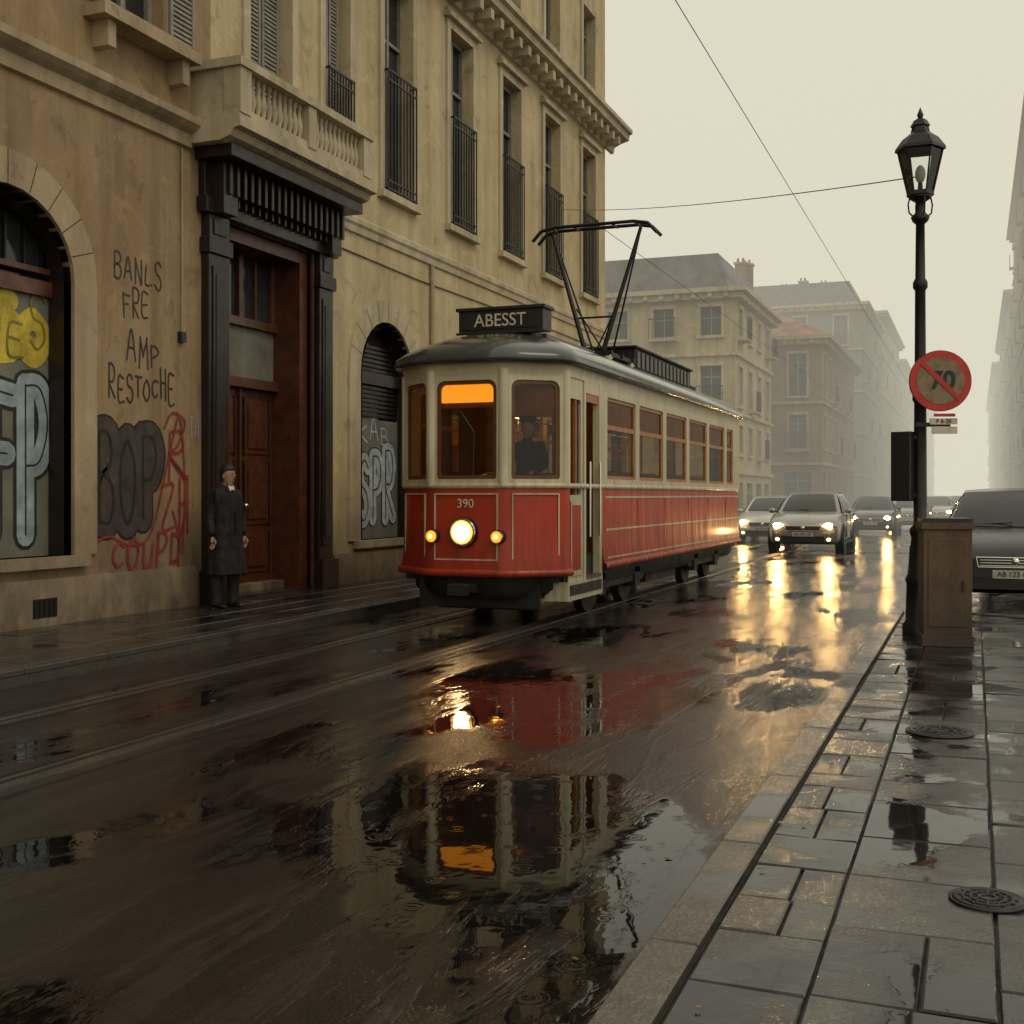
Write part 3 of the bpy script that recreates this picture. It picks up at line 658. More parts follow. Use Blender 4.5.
def win(i,u0,u1,z0,z1,r=.07,p0=None,p1=None,band=(1.62,2.9),bar=None,fm=M_frame,gla=True):
    Mx,Ln=segs[i]; p0=u0-.05 if p0 is None else p0; p1=u1+.05 if p1 is None else p1
    tf.panel(p0,p1,band[0],band[1],(u0,u1,z0,z1),top=(r,r),bot=(.03,.03),t=.07,mat=M_cream,rmat=M_cream,M=Mx,back=True)
    Ms=Mx@Matrix.Translation((0,0,-.02))
    tf.panel(u0+.001,u1-.001,z0+.001,z1-.001,(u0+.045,u1-.045,z0+.045,z1-.045),top=(max(r-.03,.01),)*2,bot=(.015,.015),t=.025,mat=fm,M=Ms,back=True)
    if gla: gl.poly([(u0+.02,z0+.02,-.035),(u1-.02,z0+.02,-.035),(u1-.02,z1-.02,-.035),(u0+.02,z1-.02,-.035)],M_glass,Mx)
    if bar: tf.box(u0+.03,u1-.03,bar-.03,bar+.03,-.045,-.012,fm,Mx)
M_dframe=simple('dark_varnished_frame',(.12,.045,.015),.35)
for i in(0,1,2,4,5,6):
    Ln=segs[i][1]; win(i,.09,Ln-.09,1.68,2.80,.10,.04,Ln-.04,fm=M_dframe)
Mx,Ln=segs[3]
tf.panel(.06,.62,.50,2.9,(.13,.55,1.5,2.62),top=(.05,.05),bot=(.02,.02),t=.05,mat=M_cream,M=Mx@Matrix.Translation((0,0,-.012)),back=True)
tf.panel(.13,.55,.56,1.44,(.17,.51,.62,1.38),t=.012,mat=M_cream,M=Mx@Matrix.Translation((0,0,.002)))
tf.box(.171,.509,.621,1.379,-.03,-.006,M_red,Mx)
tf.box(.325,.355,1.5,2.62,-.05,-.005,M_frame,Mx)
gl.poly([(.13,1.5,-.04),(.55,1.5,-.04),(.55,2.62,-.04),(.13,2.62,-.04)],M_glass,Mx)
tf.box(.63,.70,.50,2.9,-.08,.004,M_cream,Mx)
tf.box(1.24,1.36,.50,2.9,-.08,.006,M_cream,Mx)
tf.box(.70,1.24,2.72,2.9,-.06,.0,M_cream,Mx)
tf.box(.705,1.235,2.62,2.718,-.06,-.01,M_frame,Mx)
tf.cyl((.78,1.0,.03),(.78,1.9,.03),.014,.014,M_chrome,8,Mx); tf.cyl((1.19,1.0,.03),(1.19,1.9,.03),.014,.014,M_chrome,8,Mx)
tf.box(.02,1.36,.28,.50,-.28,.01,M_cream,Mx); tf.box(.06,1.30,.34,.46,.01,.018,M_black,Mx); tf.box(.70,1.24,.50,.54,-.3,.03,M_steel,Mx)
tf.box(.70,1.24,.54,.8,-.32,-.26,M_under,Mx)
w0=1.50; pitch=1.56
for k in range(5): win(3,w0+k*pitch+.10,w0+(k+1)*pitch-.10,1.70,2.74,.05,w0+k*pitch+.0,w0+(k+1)*pitch-.0,bar=2.36)
tf.box(1.36,1.50,1.62,2.9,-.07,.0,M_cream,Mx)
e=w0+5*pitch; win(3,e+.12,e+.75,1.70,2.74,.05,e,e+.87,bar=2.36)
tf.box(e+.87,Ln-.03,1.62,2.9,-.07,.0,M_cream,Mx)
for k in range(6): 
    win(7,1.0+k*pitch+.1,1.0+(k+1)*pitch-.1,1.70,2.74,.05,1.0+k*pitch,1.0+(k+1)*pitch,bar=2.36)
tf.box(0,1.0,1.62,2.9,-.07,0,M_cream,segs[7][0]); tf.box(1+6*pitch,Ln,1.62,2.9,-.07,0,M_cream,segs[7][0])
for k in range(6):
    if k<5:
        tf.box(w0+k*pitch+.13,w0+(k+1)*pitch-.13,2.37,2.71,-.075,-.06,M_yblind,Mx)
def line_rect(i,u0,u1,z0,z1,w=.02,off=.03,mat=M_cream,r=.0):
    Mx=segs[i][0]
    for a in((u0,u1,z0,z0+w),(u0,u1,z1-w,z1),(u0,u0+w,z0+w,z1-w),(u1-w,u1,z0+w,z1-w)): tf.box(a[0],a[1],a[2],a[3],-.01,off,mat,Mx)
line_rect(1,.07,segs[1][1]-.07,.76,1.52,.016,.022)
line_rect(0,.10,segs[0][1]-.09,.76,1.52,.016,.02); line_rect(2,.09,segs[2][1]-.10,.76,1.52,.016,.02)
tf.box(1.5,Ln-.05,1.46,1.485,-.01,.009,M_cream,Mx); tf.box(1.5,Ln-.05,1.05,1.075,-.01,.014,M_cream,Mx); tf.box(1.5,Ln-.05,.70,.72,-.0,.034,M_cream,Mx)
tf.box(1.36,1.5,.62,1.6,-.05,.008,M_red,Mx)
for k in range(1,6): tf.box(w0+k*pitch-.012,w0+k*pitch+.012,1.09,1.45,0,.01,M_red,Mx)
ro=[(.05,3.02,.05),(.09,2.99,.12),(.105,3.03,.14),(.10,3.09,.13),(.02,3.18,.02),(-.12,3.27,-.16),(-.32,3.36,-.42),(-.58,3.43,-.80),(-.85,3.47,-1.2),(-1.035,3.48,-1.5)]
rr=[ringpts(o,z,yoff=yo,fil=.22) for o,z,yo in ro]
tb.loft(rr,M_roof)
tb.poly(ringpts(.03,2.985),M_ceil)
rb=MB(TM)
rb.box(-.34,.34,1.2,1.6,3.36,3.52,M_under)
D=MB(TM); D.box(-.55,.55,1.05,1.36,3.49,3.75,M_black); D.box(-.58,.58,1.02,1.39,3.75,3.79,M_black); D.box(-.58,.58,1.03,1.045,3.46,3.49,M_black)
D.box(-.50,.50,1.038,1.049,3.52,3.72,M_under)
D.obj('destination_box',T,bevel=.02)
text('ABESST',.22,TM@frameM((0,1.034,3.62),(1,0,0),(0,-1,0)),M_white,'destination_text',T,sx=.95)
rb.box(-.30,.30,1.9,4.0,3.42,3.56,M_roof)
rb.box(-.42,.42,5.7,9.6,3.44,3.80,M_under); rb.box(-.46,.46,5.65,9.65,3.80,3.84,M_under)
for k in range(14): rb.box(.42,.44,5.8+k*.27,5.95+k*.27,3.50,3.76,M_roof)
rb.box(-.3,.3,9.9,10.6,3.40,3.60,M_under)
for x in(-.72,.72): rb.box(x-.03,x+.03,1.5,10.4,3.30,3.345,M_roof)
rb.obj('roof_equipment',T,bevel=.012)
# pantograph
pg=MB(TM); py=5.0
for x in(-.4,.4): pg.box(x-.03,x+.03,py-.75,py+.55,3.53,3.59,M_iron)
for y in(py-.7,py-.1,py+.5): pg.box(-.46,.46,y-.03,y+.03,3.55,3.61,M_iron)
for x in(-.4,.4):
    for y in(py-.7,py+.5): pg.lathe(x,y,[(.05,3.42),(.07,3.45),(.045,3.47),(.07,3.5),(.045,3.52),(.05,3.54)],M_white,10)
top=5.52
for s in(-1,1):
    pg.cyl((s*.12,py-.1,3.6),(s*.70,py+.0,top),.04,.028,M_iron,8)
    pg.cyl((s*.12,py+.4,3.6),(s*.66,py+.06,top-.12),.018,.014,M_iron,6)
    pg.cyl((s*.32,py+.02,4.35),(-s*.1,py+.2,3.65),.014,.014,M_iron,6)
pg.cyl((-.30,py-.03,4.2),(.30,py-.03,4.2),.016,.016,M_iron,6)
for dy in(-.13,.13):
    hp=[(-.98,py+dy,top-.12),(-.84,py+dy,top+.03),(-.62,py+dy,top+.07),(.62,py+dy,top+.07),(.84,py+dy,top+.03),(.98,py+dy,top-.12)]
    pg.tube(hp,.027,M_iron,8)
for x in(-.66,-.3,.3,.66): pg.cyl((x,py-.13,top+.05),(x,py+.13,top+.05),.018,.018,M_iron,6)
pg.obj('pantograph',T)
hl=MB(TM@Matrix.Identity(4))
def lampz(x,z,r,mat,y=-.02,core=None,cr=.72):
    hl.cyl((x,y+.05,z),(x,y-.05,z),r*1.25,r*1.15,M_black,24); hl.cyl((x,y-.05,z),(x,y-.065,z),r*1.12,r*1.05,M_chrome,24)
    hl.ell((x,y-.055,z),(r,.03,r),mat,20,10)
    if core: hl.ell((x,y-.07,z),(r*cr,.024,r*cr),core,20,10)
lampz(-.02,1.08,.145,E_ring,core=E_head); lampz(-.40,1.03,.068,E_side,core=E_score,cr=.45); lampz(.40,1.03,.068,E_side,core=E_score,cr=.45)
hl.box(-.14,.14,-.08,.1,.40,.50,M_under); hl.cyl((0,-.02,.44),(0,-.22,.44),.05,.05,M_under,12); hl.box(-.12,.12,-.26,-.2,.38,.5,M_under)
hl.tube([(.1,-.04,1.72),(.12,-.05,2.2),(-.05,-.055,2.45)],.008,M_black,6)
hl.obj('lamps_and_coupler',T)
text('390',.14,TM@frameM((0,-.022,1.40),(1,0,0),(0,-1,0)),M_white,'fleet_number',T)
it=MB(TM)
it.poly(ringpts(-.06,.80),M_under); it.poly(ringpts(-.06,2.88)[::-1],M_ceil)
it.box(-.95,-.35,1.95,2.0,.8,2.88,M_int); it.box(.35,.95,1.95,2.0,.8,2.88,M_int); it.box(-.35,.35,1.95,2.0,2.5,2.88,M_int)
for k in range(8):
    for s in(-1,1):
        y=2.5+k*1.02; x0,x1=(.35,.9) if s>0 else(-.9,-.35)
        it.box(x0,x1,y,y+.42,1.15,1.24,M_int); it.box(x0,x1,y+.40,y+.46,1.2,1.82,M_int)
it.box(-.36,.36,.10,.18,2.56,2.76,E_amber)
it.box(-.40,.40,.18,.24,2.5,2.85,M_int)
it.box(-.35,.35,.16,.45,.8,1.62,M_int); it.cyl((.1,.3,1.62),(.1,.3,1.74),.05,.05,M_chrome,10); it.cyl((.1,.3,1.74),(.28,.3,1.76),.012,.012,M_chrome,8)
for k in range(4): it.box(-.06,.06,2.6+k*2.2,2.9+k*2.2,2.83,2.87,E_addlamp)
it.box(-.05,.05,1.2,1.35,2.83,2.87,E_addlamp)
for s in(-.55,.55):
    it.cyl((s,2.05,2.55),(s,10,2.55),.012,.012,M_chrome,6)
for y in(3.4,5.6,7.8): it.cyl((.32,y,.8),(.32,y,2.87),.015,.015,M_chrome,6)
it.obj('interior',T)
ug=MB(TM)
for y in(2.2,3.9,7.7,9.4):
    for x in(-.70,.70):
        ug.cyl((x-.06,y,.36),(x+.06,y,.36),.355,.355,M_under,24); ug.cyl((x+.0,y,.36),(x+.09,y,.36),.12,.1,M_steel,12)
    ug.cyl((-.7,y,.36),(.7,y,.36),.07,.07,M_under,8)
for y in(1.85,7.35):
    for x in(-.86,.86): ug.box(x-.05,x+.05,y-.1,y+2.5,.3,.5,M_under); ug.box(x-.08,x+.08,y+.25,y+.5,.22,.55,M_under); ug.box(x-.08,x+.08,y+1.95,y+2.2,.22,.55,M_under)
ug.box(-.95,.95,.4,LT-.4,.5,.795,M_under); ug.box(-.8,.8,4.9,6.8,.2,.5,M_under)
for dz in(.16,.26): ug.box(-.6,.6,.55,.60,dz,dz+.05,M_under)
ug.box(-.75,.75,.35,.42,.2,.55,M_under)
ug.obj('running_gear',T)
tb.obj('body_shell',T); tf.obj('window_panels_and_doors',T); gl.obj('window_glass',T)
# ------------------------------------------------------------ people
M_coat=simple('black_wool',(.007,.006,.007),.8,var=.4,scale=10,bmp=.2); M_trou=simple('dark_trousers',(.012,.011,.012),.75)
M_skin=simple('skin',(.34,.19,.12),.5,var=.1); M_hair=simple('black_hair',(.010,.008,.007),.5); M_shirt=simple('white_shirt',(.55,.52,.45),.6); M_shoe=simple('black_leather',(.012,.012,.012),.2)
M_eye=simple('eye_white',(.4,.37,.32),.3)
def skin_obj(name,verts,edges,radii,mat,parent,root=0,sub=2):
    me=bpy.data.meshes.new(name); me.from_pydata(verts,edges,[]); me.materials.append(mat)
    o=bpy.data.objects.new(name,me); scene.collection.objects.link(o); o.parent=parent
    o.modifiers.new('skin','SKIN'); 
    for i,r in enumerate(radii):
        d=me.skin_vertices[0].data[i]; d.radius=r if hasattr(r,'__len__') else (r,r); d.use_root=(i==root)
    s=o.modifiers.new('sub','SUBSURF'); s.levels=sub; s.render_levels=sub
    o.modifiers['skin'].use_smooth_shade=True
    return o
def hand(P,name,wrist,d,side):
    d=V(d).normalized(); s=V(side).normalized(); n=d.cross(s)
    w=V(wrist); vs=[w,w+d*.045,w+d*.085]; ed=[(0,1),(1,2)]; rd=[(.022,.016),(.036,.016),(.038,.015)]
    skin_obj(name+'_palm',vs,ed,rd,M_skin,P)
    for k,(o,l) in enumerate(((.028,.07),(.010,.08),(-.010,.075),(-.028,.058))):
        b=w+d*.08+s*o; q=[b,b+d*l*.45+n*.006,b+d*l*.75+n*.022,b+d*l*.92+n*.042]
        skin_obj(name+'_finger_%d'%k,q,[(0,1),(1,2),(2,3)],[.0095,.009,.0085,.007],M_skin,P,sub=1)
    b=w+d*.03+s*.028; q=[b,b+d*.03+s*.022,b+d*.06+s*.026+n*.012]
    skin_obj(name+'_thumb',q,[(0,1),(1,2)],[.012,.010,.008],M_skin,P,sub=1)
M_lips=simple('lips',(.22,.085,.06),.5)
def head(P,c,M,hat=False):
    mb=MB(M); x,y,z=c; rings=[]
    prof=[(-.125,.030,.035,.035),(-.115,.052,.045,.02),(-.09,.07,.056,.006),(-.05,.083,.066,.0),(0,.093,.074,.0),(.05,.094,.076,-.004),(.085,.082,.066,-.008),(.11,.055,.045,-.01),(.122,.02,.018,-.01)]
    for dz,rx,ry,ox in prof:
        rings.append([(x+ox+rx*math.cos(2*math.pi*k/20),y+ry*math.sin(2*math.pi*k/20),z+dz) for k in range(20)])
    mb.loft(rings,M_skin,cap0=True,cap1=True)
    mb.add([(x+.085,y-.014,z-.03),(x+.085,y+.014,z-.03),(x+.118,y,z-.028),(x+.09,y,z+.018)],[(0,2,1),(0,3,2),(1,2,3)],M_skin,True)
    mb.ell((x+.078,y,z-.066),(.018,.026,.008),M_lips,10,6)
    for s in(-1,1):
        mb.ell((x+.082,y+s*.03,z+.008),(.012,.014,.009),M_eye,10,6); mb.ell((x+.092,y+s*.03,z+.008),(.004,.006,.006),M_hair,8,6)
        mb.ell((x+.088,y+s*.03,z+.028),(.008,.02,.004),M_hair,8,6); mb.ell((x-.005,y+s*.076,z-.01),(.018,.01,.032),M_skin,10,8)
    hr=[]
    for dz,rx,ry,ox in((-.07,.06,.066,-.035),(-.02,.088,.08,-.022),(.03,.096,.083,-.016),(.07,.100,.082,-.006),(.1,.09,.074,-.006),(.13,.066,.054,-.008),(.145,.025,.02,-.01)):
        hr.append([(x+ox+rx*math.cos(2*math.pi*k/20)*(1 if math.cos(2*math.pi*k/20)<0 or dz>.05 else .45),y+ry*math.sin(2*math.pi*k/20),z+dz) for k in range(20)])
    mb.loft(hr,M_hair,cap1=True)
    mb.obj('head',P)
man=empty('man'); man.location=(-8.45,12.3,.132); man.rotation_euler=(0,0,math.radians(-14))
vs=[(0,0,.92),(.0,0,1.12),(-.01,0,1.33),(0,0,1.44),(.01,0,1.52), (0,.1,.86),(.03,.115,.48),(-.02,.125,.10), (0,-.1,.86),(-.02,-.105,.48),(-.05,-.11,.10),
    (-.01,.17,1.38),(-.03,.235,1.12),(.04,.25,.88),(-.01,-.17,1.38),(-.04,-.23,1.12),(.03,-.245,.88)]
ed=[(0,1),(1,2),(2,3),(3,4),(0,5),(5,6),(6,7),(0,8),(8,9),(9,10),(2,11),(11,12),(12,13),(2,14),(14,15),(15,16)]
rd=[(.14,.11),(.13,.10),(.15,.11),(.075,.07),(.055,.055),.088,.062,.045,.088,.062,.045,.080,.062,.048,.080,.062,.048]
skin_obj('body',vs,ed,rd,M_coat,man)
ct=MB()
def ring_(z,rx,ry,ox=0,fold=0,n=36):
    r=[]
    for k in range(n):
        t=2*math.pi*k/n; f=1+fold*math.sin(t*7+1.3)+fold*.6*math.sin(t*11+z*3)
        r.append((ox+rx*f*math.cos(t),ry*f*math.sin(t),z))
    return r
ct.loft([ring_(.42,.20,.255,.0,.05),ring_(.62,.182,.232,.0,.045),ring_(.85,.162,.208,0,.03),ring_(1.02,.148,.19,-.005,.012),ring_(1.15,.150,.195,-.005,.008),ring_(1.30,.155,.215,-.008,.0),ring_(1.38,.14,.215,-.01,.0),ring_(1.43,.105,.17,-.01,.0),ring_(1.475,.07,.09,-.005,.0)],M_coat)
ct.add([(.143,-.045,1.24),(.143,.045,1.24),(.097,.05,1.44),(.078,.045,1.48),(.078,-.045,1.48),(.097,-.05,1.44)],[(0,1,2,5),(5,2,3,4)],M_shirt)
ct.box(.10,.122,-.012,.012,1.22,1.43,M_black)
for s in(-1,1): ct.add([(.155,s*.012,1.15),(.130,s*.10,1.33),(.088,s*.085,1.46),(.07,s*.055,1.51),(.118,s*.03,1.40)],[(0,1,2,3,4)],M_coat)
for z in(1.1,.98,.86): ct.ell((.158,.02,z),(.006,.012,.012),M_black,8,6)
ct.box(.152,.166,-.004,.004,.50,1.15,M_black)
ct.obj('coat',man)
ft=MB()
for s,x in((.125,-.02),(-.11,-.05)):
    rings=[]
    for t,rw,rh in((-.09,.02,.03),(-.07,.036,.045),(0,.042,.055),(.07,.045,.04),(.13,.042,.03),(.165,.02,.016)):
        rings.append([(x+t,s+rw*math.cos(a*math.pi/6),max(.0,.005+rh*(1+math.sin(a*math.pi/6)))) for a in range(12)])
    ft.loft(rings,M_shoe,cap0=True,cap1=True)
    ft.cyl((x,s,.05),(x+.005,s,.5),.062,.085,M_trou,14)
ft.obj('shoes_and_trousers',man)
head(man,(.02,0,1.60),Matrix.Rotation(math.radians(12),4,'Z'))
nk=MB(); nk.cyl((.0,0,1.42),(.015,0,1.53),.058,.052,M_skin,14); nk.obj('neck',man)
hand(man,'hand_a',(.045,.25,.87),(.12,0,-1),(1,0,0)); hand(man,'hand_b',(.035,-.245,.87),(.12,0,-1),(1,0,0))
dv=empty('tram_driver'); dv.location=(-5.38+.52,12.5+.62,.80); dv.rotation_euler=(0,0,math.radians(-90)); dv.scale=(.92,.92,.92)
vs2=[(0,0,.92),(.02,0,1.12),(.02,0,1.33),(.02,0,1.44),(.03,0,1.52),(0,.1,.86),(.01,.11,.48),(0,.11,.06),(0,-.1,.86),(0,-.11,.48),(0,-.11,.06),(.0,.18,1.37),(.06,.24,1.13),(.26,.18,1.06),(.0,-.18,1.37),(.06,-.24,1.13),(.26,-.15,1.08)]
skin_obj('body',vs2,ed,rd,M_coat,dv)
head(dv,(.03,0,1.61),Matrix()); 
cp=MB(); cp.lathe(.02,0,[(.09,1.68),(.1,1.70),(.115,1.74),(.10,1.76),(.0,1.765)],M_coat,18); cp.obj('cap',dv)
hand(dv,'hand_a',(.27,.18,1.06),(1,-.1,0),(0,-1,0)); hand(dv,'hand_b',(.27,-.15,1.08),(1,.1,0),(0,1,0))
# ------------------------------------------------------------ cars
M_tyre=simple('tyre_rubber',(.018,.018,.018),.6); M_hub=simple('alloy_wheel',(.35,.34,.32),.3,.8); M_lens=simple('lamp_lens',(.45,.45,.42),.12); M_plate=simple('plate_white',(.45,.44,.38),.4)
M_cglass=simple('car_window_glass',(.025,.028,.03),.05,var=.5,scale=.8)
def car(name,x,y,paint,lit=True,rot=0,sc=1.0,seed=0):
    P=empty(name,(x,y,0)); P.rotation_euler=(0,0,rot); P.scale=(sc,sc,sc)
    mb=MB()
    st=[(0.0,.60,.34,.60,.64),(.05,.72,.26,.64,.70),(.14,.79,.22,.68,.755),(.3,.84,.2,.74,.82),(.6,.87,.2,.82,.89),(.95,.88,.2,.88,.95),(1.3,.885,.2,.91,.985),(2.2,.89,.2,.93,1.0),(3.0,.885,.2,.95,1.01),(3.7,.86,.2,.96,1.01),(4.05,.80,.25,.93,.99),(4.18,.70,.34,.85,.92)]
    rings=[]
    for yy,hw,zb,zs,zt in st:
        h=[(0,zb),(hw*.82,zb),(hw*.95,zb+.05),(hw*.985,zb+.15),(hw,(zb+zs)/2),(hw*.992,zs-.05),(hw*.955,zs+.02),(hw*.84,zt-.015),(hw*.5,zt),(0,zt+.012)]
        r=[(a,yy,z) for a,z in h]+[(-a,yy,z) for a,z in h[-2:0:-1]]
        rings.append(r)
    mb.loft(rings,paint,cap0=True,cap1=True)
    L=lambda a,b,t:a+(b-a)*t
    def ws(e=0):
        def f(u,v): uu=(u*2-1); return (uu*L(.76,.575,v),L(1.05,1.86,v)+.17*uu*uu*(1-.35*v)-e,L(.96,1.42,v)+.035*math.sin(math.pi*min(1,v))+.02*v*(1-uu*uu)+e)
        return f
    def sd(s,e=0):
        def f(t,v): return (s*(L(.80,.578,v**1.15)+.02*math.sin(math.pi*v)+e),L(L(1.2,4.02,t),L(1.95,3.42,t),v),L(.95,1.425,v))
        return f
    def rf(u,t): uu=u*2-1; return (uu*.578,L(1.86+.11*uu*uu,3.42,t),1.42+.03*(1-uu*uu)+.035*math.sin(math.pi*t))
    def rw(u,v): uu=u*2-1; return (uu*L(.78,.578,v),L(4.05,3.42,v)-.08*uu*uu,L(.97,1.42,v)+.03*math.sin(math.pi*v)*1+.02*v*(1-uu*uu))
    sub=lambda f,a,b,c,d:(lambda u,v:f(L(a,b,u),L(c,d,v)))
    mb.patch(ws(),8,6,paint); mb.patch(rf,8,8,paint); mb.patch(rw,8,5,paint)
    for s in(-1,1): mb.patch(sd(s),10,5,paint)
    mb.patch(sub(ws(.006),.06,.94,.04,.93),8,6,M_cglass)
    for s in(-1,1):
        mb.patch(sub(sd(s,.006),.10,.47,.10,.88),5,4,M_cglass); mb.patch(sub(sd(s,.006),.50,.86,.10,.88),5,4,M_cglass)
        mb.ell((s*.93,1.35,1.0),(.09,.06,.065),paint,12,8); mb.box(min(s*.80,s*.9),max(s*.80,s*.9),1.34,1.38,.95,.98,M_black)
        for yy in(1.42,2.42,3.3): mb.box(min(s*.87,s*.893),max(s*.87,s*.893),yy,yy+.008,.35,.92,M_black)
        mb.box(min(s*.87,s*.90),max(s*.87,s*.90),2.2,2.34,.84,.865,M_black)
        mb.box(min(s*.86,s*.895),max(s*.86,s*.895),1.1,3.0,.2,.27,M_black)
        for yy in(.80,3.32):
            X=s*.885; mb.cyl((s*.70,yy,.32),(X+s*.006,yy,.32),.375,.375,M_black,28); mb.cyl((s*.70,yy,.31),(X+s*.02,yy,.31),.31,.305,M_tyre,28)
            mb.cyl((X+s*.02,yy,.31),(X+s*.024,yy,.31),.21,.20,M_hub,20)
            for k in range(7):
                a=k*2*math.pi/7; mb.box(-.02,.02,-.004,.006,.04,.19,M_black,Matrix.Translation((X+s*.026,yy,.31))@Matrix.Rotation(a,4,'X')@Matrix.Rotation(math.pi/2,4,'Z'))
        mb.ell((s*.62,.10,.655),(.17,.12,.075),M_lens,16,8)
        if lit: mb.ell((s*.60,.02,.655),(.11,.05,.065),E_car,12,8); mb.ell((s*.60,.03,.33),(.05,.03,.04),E_fog,10,6)
        else: mb.ell((s*.60,-.002,.655),(.05,.02,.045),M_chrome,12,8)
    mb.box(-.40,.40,-.018,.05,.53,.64,M_black)
    for k in range(3): mb.box(-.39,.39,-.024,-.018,.545+k*.033,.555+k*.033,M_chrome)
    mb.tube([(-.41,-.02,.53),(-.43,-.02,.645),(.43,-.02,.645),(.41,-.02,.53),(-.41,-.02,.53)],.009,M_chrome,6)
    mb.lathe(0,0,[(.045,-.005),(.045,.005),(.0,.006)],M_chrome,14,Matrix.Translation((0,-.028,.60))@Matrix.Rotation(math.pi/2,4,'X'))
    mb.box(-.50,.50,-.02,.05,.27,.40,M_black); mb.box(-.68,.68,-.035,.12,.405,.47,paint)
    mb.box(-.25,.25,-.045,-.036,.40,.50,M_plate)
    mb.tube([(-.1,1.12,1.0),(.55,1.25,1.03)],.008,M_black,5); mb.tube([(-.6,1.2,1.0),(0,1.1,1.04)],.008,M_black,5)
    mb.obj('bodywork',P)
    text('AB 123 CD',.085,Matrix.Translation((0,-.048,.45))@Matrix.Rotation(math.pi/2,4,'X'),M_black,'plate_text',P)
    return P
C_sil=simple('car_paint_silver',(.30,.29,.27),.25,.5,.08,2,coat=.8); C_dark=simple('car_paint_dark',(.03,.032,.035),.2,.2,.2,2,coat=.8); C_grey=simple('car_paint_grey',(.12,.125,.125),.22,.4,.1,2,coat=.8); C_wh=simple('car_paint_white',(.5,.49,.45),.3,0,.06,2,coat=.8)
C_dk2=simple('car_paint_near_black',(.012,.014,.014),.3,0,.2,2,coat=.25)
car('car',-4.15,31.6,C_sil,sc=1.08); car('car',-6.15,37.5,C_wh); car('car',-3.6,46.0,C_dark); car('car',-2.7,54,C_grey); car('car',-1.8,64,C_sil); car('car',-1.0,78,C_dark)
car('parked_car',.48,16.6,C_dk2,lit=False,sc=1.08); car('parked_car',1.0,23.6,C_grey,lit=False); car('parked_car',1.1,30,C_sil,lit=False); 
# ------------------------------------------------------------ lamp post, sign, cabinet, traffic light
sl=empty('street_lamp'); lx,ly=-.50,12.4; mb=MB(); z0=.13
mb.lathe(lx,ly,[(.17,z0),(.17,z0+.1),(.14,z0+.14),(.13,z0+.5),(.145,z0+.54),(.12,z0+.6),(.085,z0+.95),(.10,z0+1.0),(.10,z0+1.04),(.065,z0+1.08),(.058,2.4),(.075,2.43),(.075,2.47),(.055,2.5),(.05,3.5),(.07,3.53),(.07,3.58),(.048,3.62),(.042,4.15),(.075,4.18),(.09,4.22),(.05,4.26),(.04,4.36),(.10,4.40),(.115,4.42),(.0,4.43)],M_iron,18)
for k in range(8):
    a=k*math.pi/4; mb.cyl((lx+.128*math.cos(a),ly+.128*math.sin(a),.3),(lx+.09*math.cos(a),ly+.09*math.sin(a),1.0),.014,.01,M_iron,6)
n=6
def hexr(r,z): return [(lx+r*math.cos(2*math.pi*k/n),ly+r*math.sin(2*math.pi*k/n),z) for k in range(n)]
M_lg=glass('lantern_pane',(.97,.98,.95))
mb.loft([hexr(.115,4.46),hexr(.205,4.86)],M_lg,smooth=False)
for k in range(n):
    a=hexr(.118,4.45)[k];b=hexr(.21,4.87)[k]; mb.cyl(a,b,.009,.009,M_iron,6)
mb.loft([hexr(.12,4.42),hexr(.13,4.43),hexr(.125,4.47)],M_iron,smooth=False)
mb.loft([hexr(.215,4.86),hexr(.24,4.87),hexr(.235,4.90),hexr(.17,4.99),hexr(.09,5.05),hexr(.08,5.10),hexr(.095,5.11),hexr(.06,5.17),hexr(.02,5.19)],M_iron,smooth=False)
mb.lathe(lx,ly,[(.02,5.18),(.032,5.22),(.015,5.26),(.0,5.30)],M_iron,10)
mb.cyl((lx,ly,4.43),(lx,ly,4.56),.03,.02,M_iron,8); mb.ell((lx,ly,4.64),(.05,.05,.09),M_lampglass,12,8)
for k in range(4):
    a=k*math.pi/2+.4; dx,dy=math.cos(a),math.sin(a)
    mb.tube([(lx+dx*.04,ly+dy*.04,4.20),(lx+dx*.11,ly+dy*.11,4.26),(lx+dx*.12,ly+dy*.12,4.34),(lx+dx*.10,ly+dy*.10,4.43)],.008,M_iron,6)
mb.obj('post_and_lantern',sl)
ts=empty('traffic_sign'); mb=MB(); sy=ly-.13; SM=frameM((lx+.19,sy,2.60),(.955,.297,0),(.297,-.955,0))
def dsk(mb,r,w,mat,n=40,M=SM): mb.poly([(r*math.cos(2*math.pi*k/n),r*math.sin(2*math.pi*k/n),w) for k in range(n)],mat,M)
M_face=simple('sign_face_weathered',(.24,.17,.10),.5,var=.35,scale=9)
mb.cyl((0,0,-.02),(0,0,-.004),.295,.295,M_black,40,SM); dsk(mb,.29,.0,M_signred); dsk(mb,.225,.004,M_face)
mb.box(-.25,.25,-.022,.022,.008,.011,M_signred,SM@Matrix.Rotation(math.radians(-45),4,'Z'))
mb.box(-.10,.16,-.42,-.36,-.015,.0,M_white,SM); mb.box(-.08,.16,-.51,-.44,-.015,.0,M_white,SM); mb.box(-.06,.14,-.345,-.315,-.015,.0,M_signred,SM)
mb.box(-.25,.0,-.03,.03,-.05,-.02,M_iron,SM); mb.box(-.22,.1,-.44,-.40,-.05,-.016,M_iron,SM)
mb.obj('sign_plates',ts); text('70',.24,SM@Matrix.Translation((.02,.0,.006)),M_black,'sign_text',ts,bold=.006)
text('P 8-20',.055,SM@Matrix.Translation((.03,-.39,.003)),M_black,'sub_text',ts)
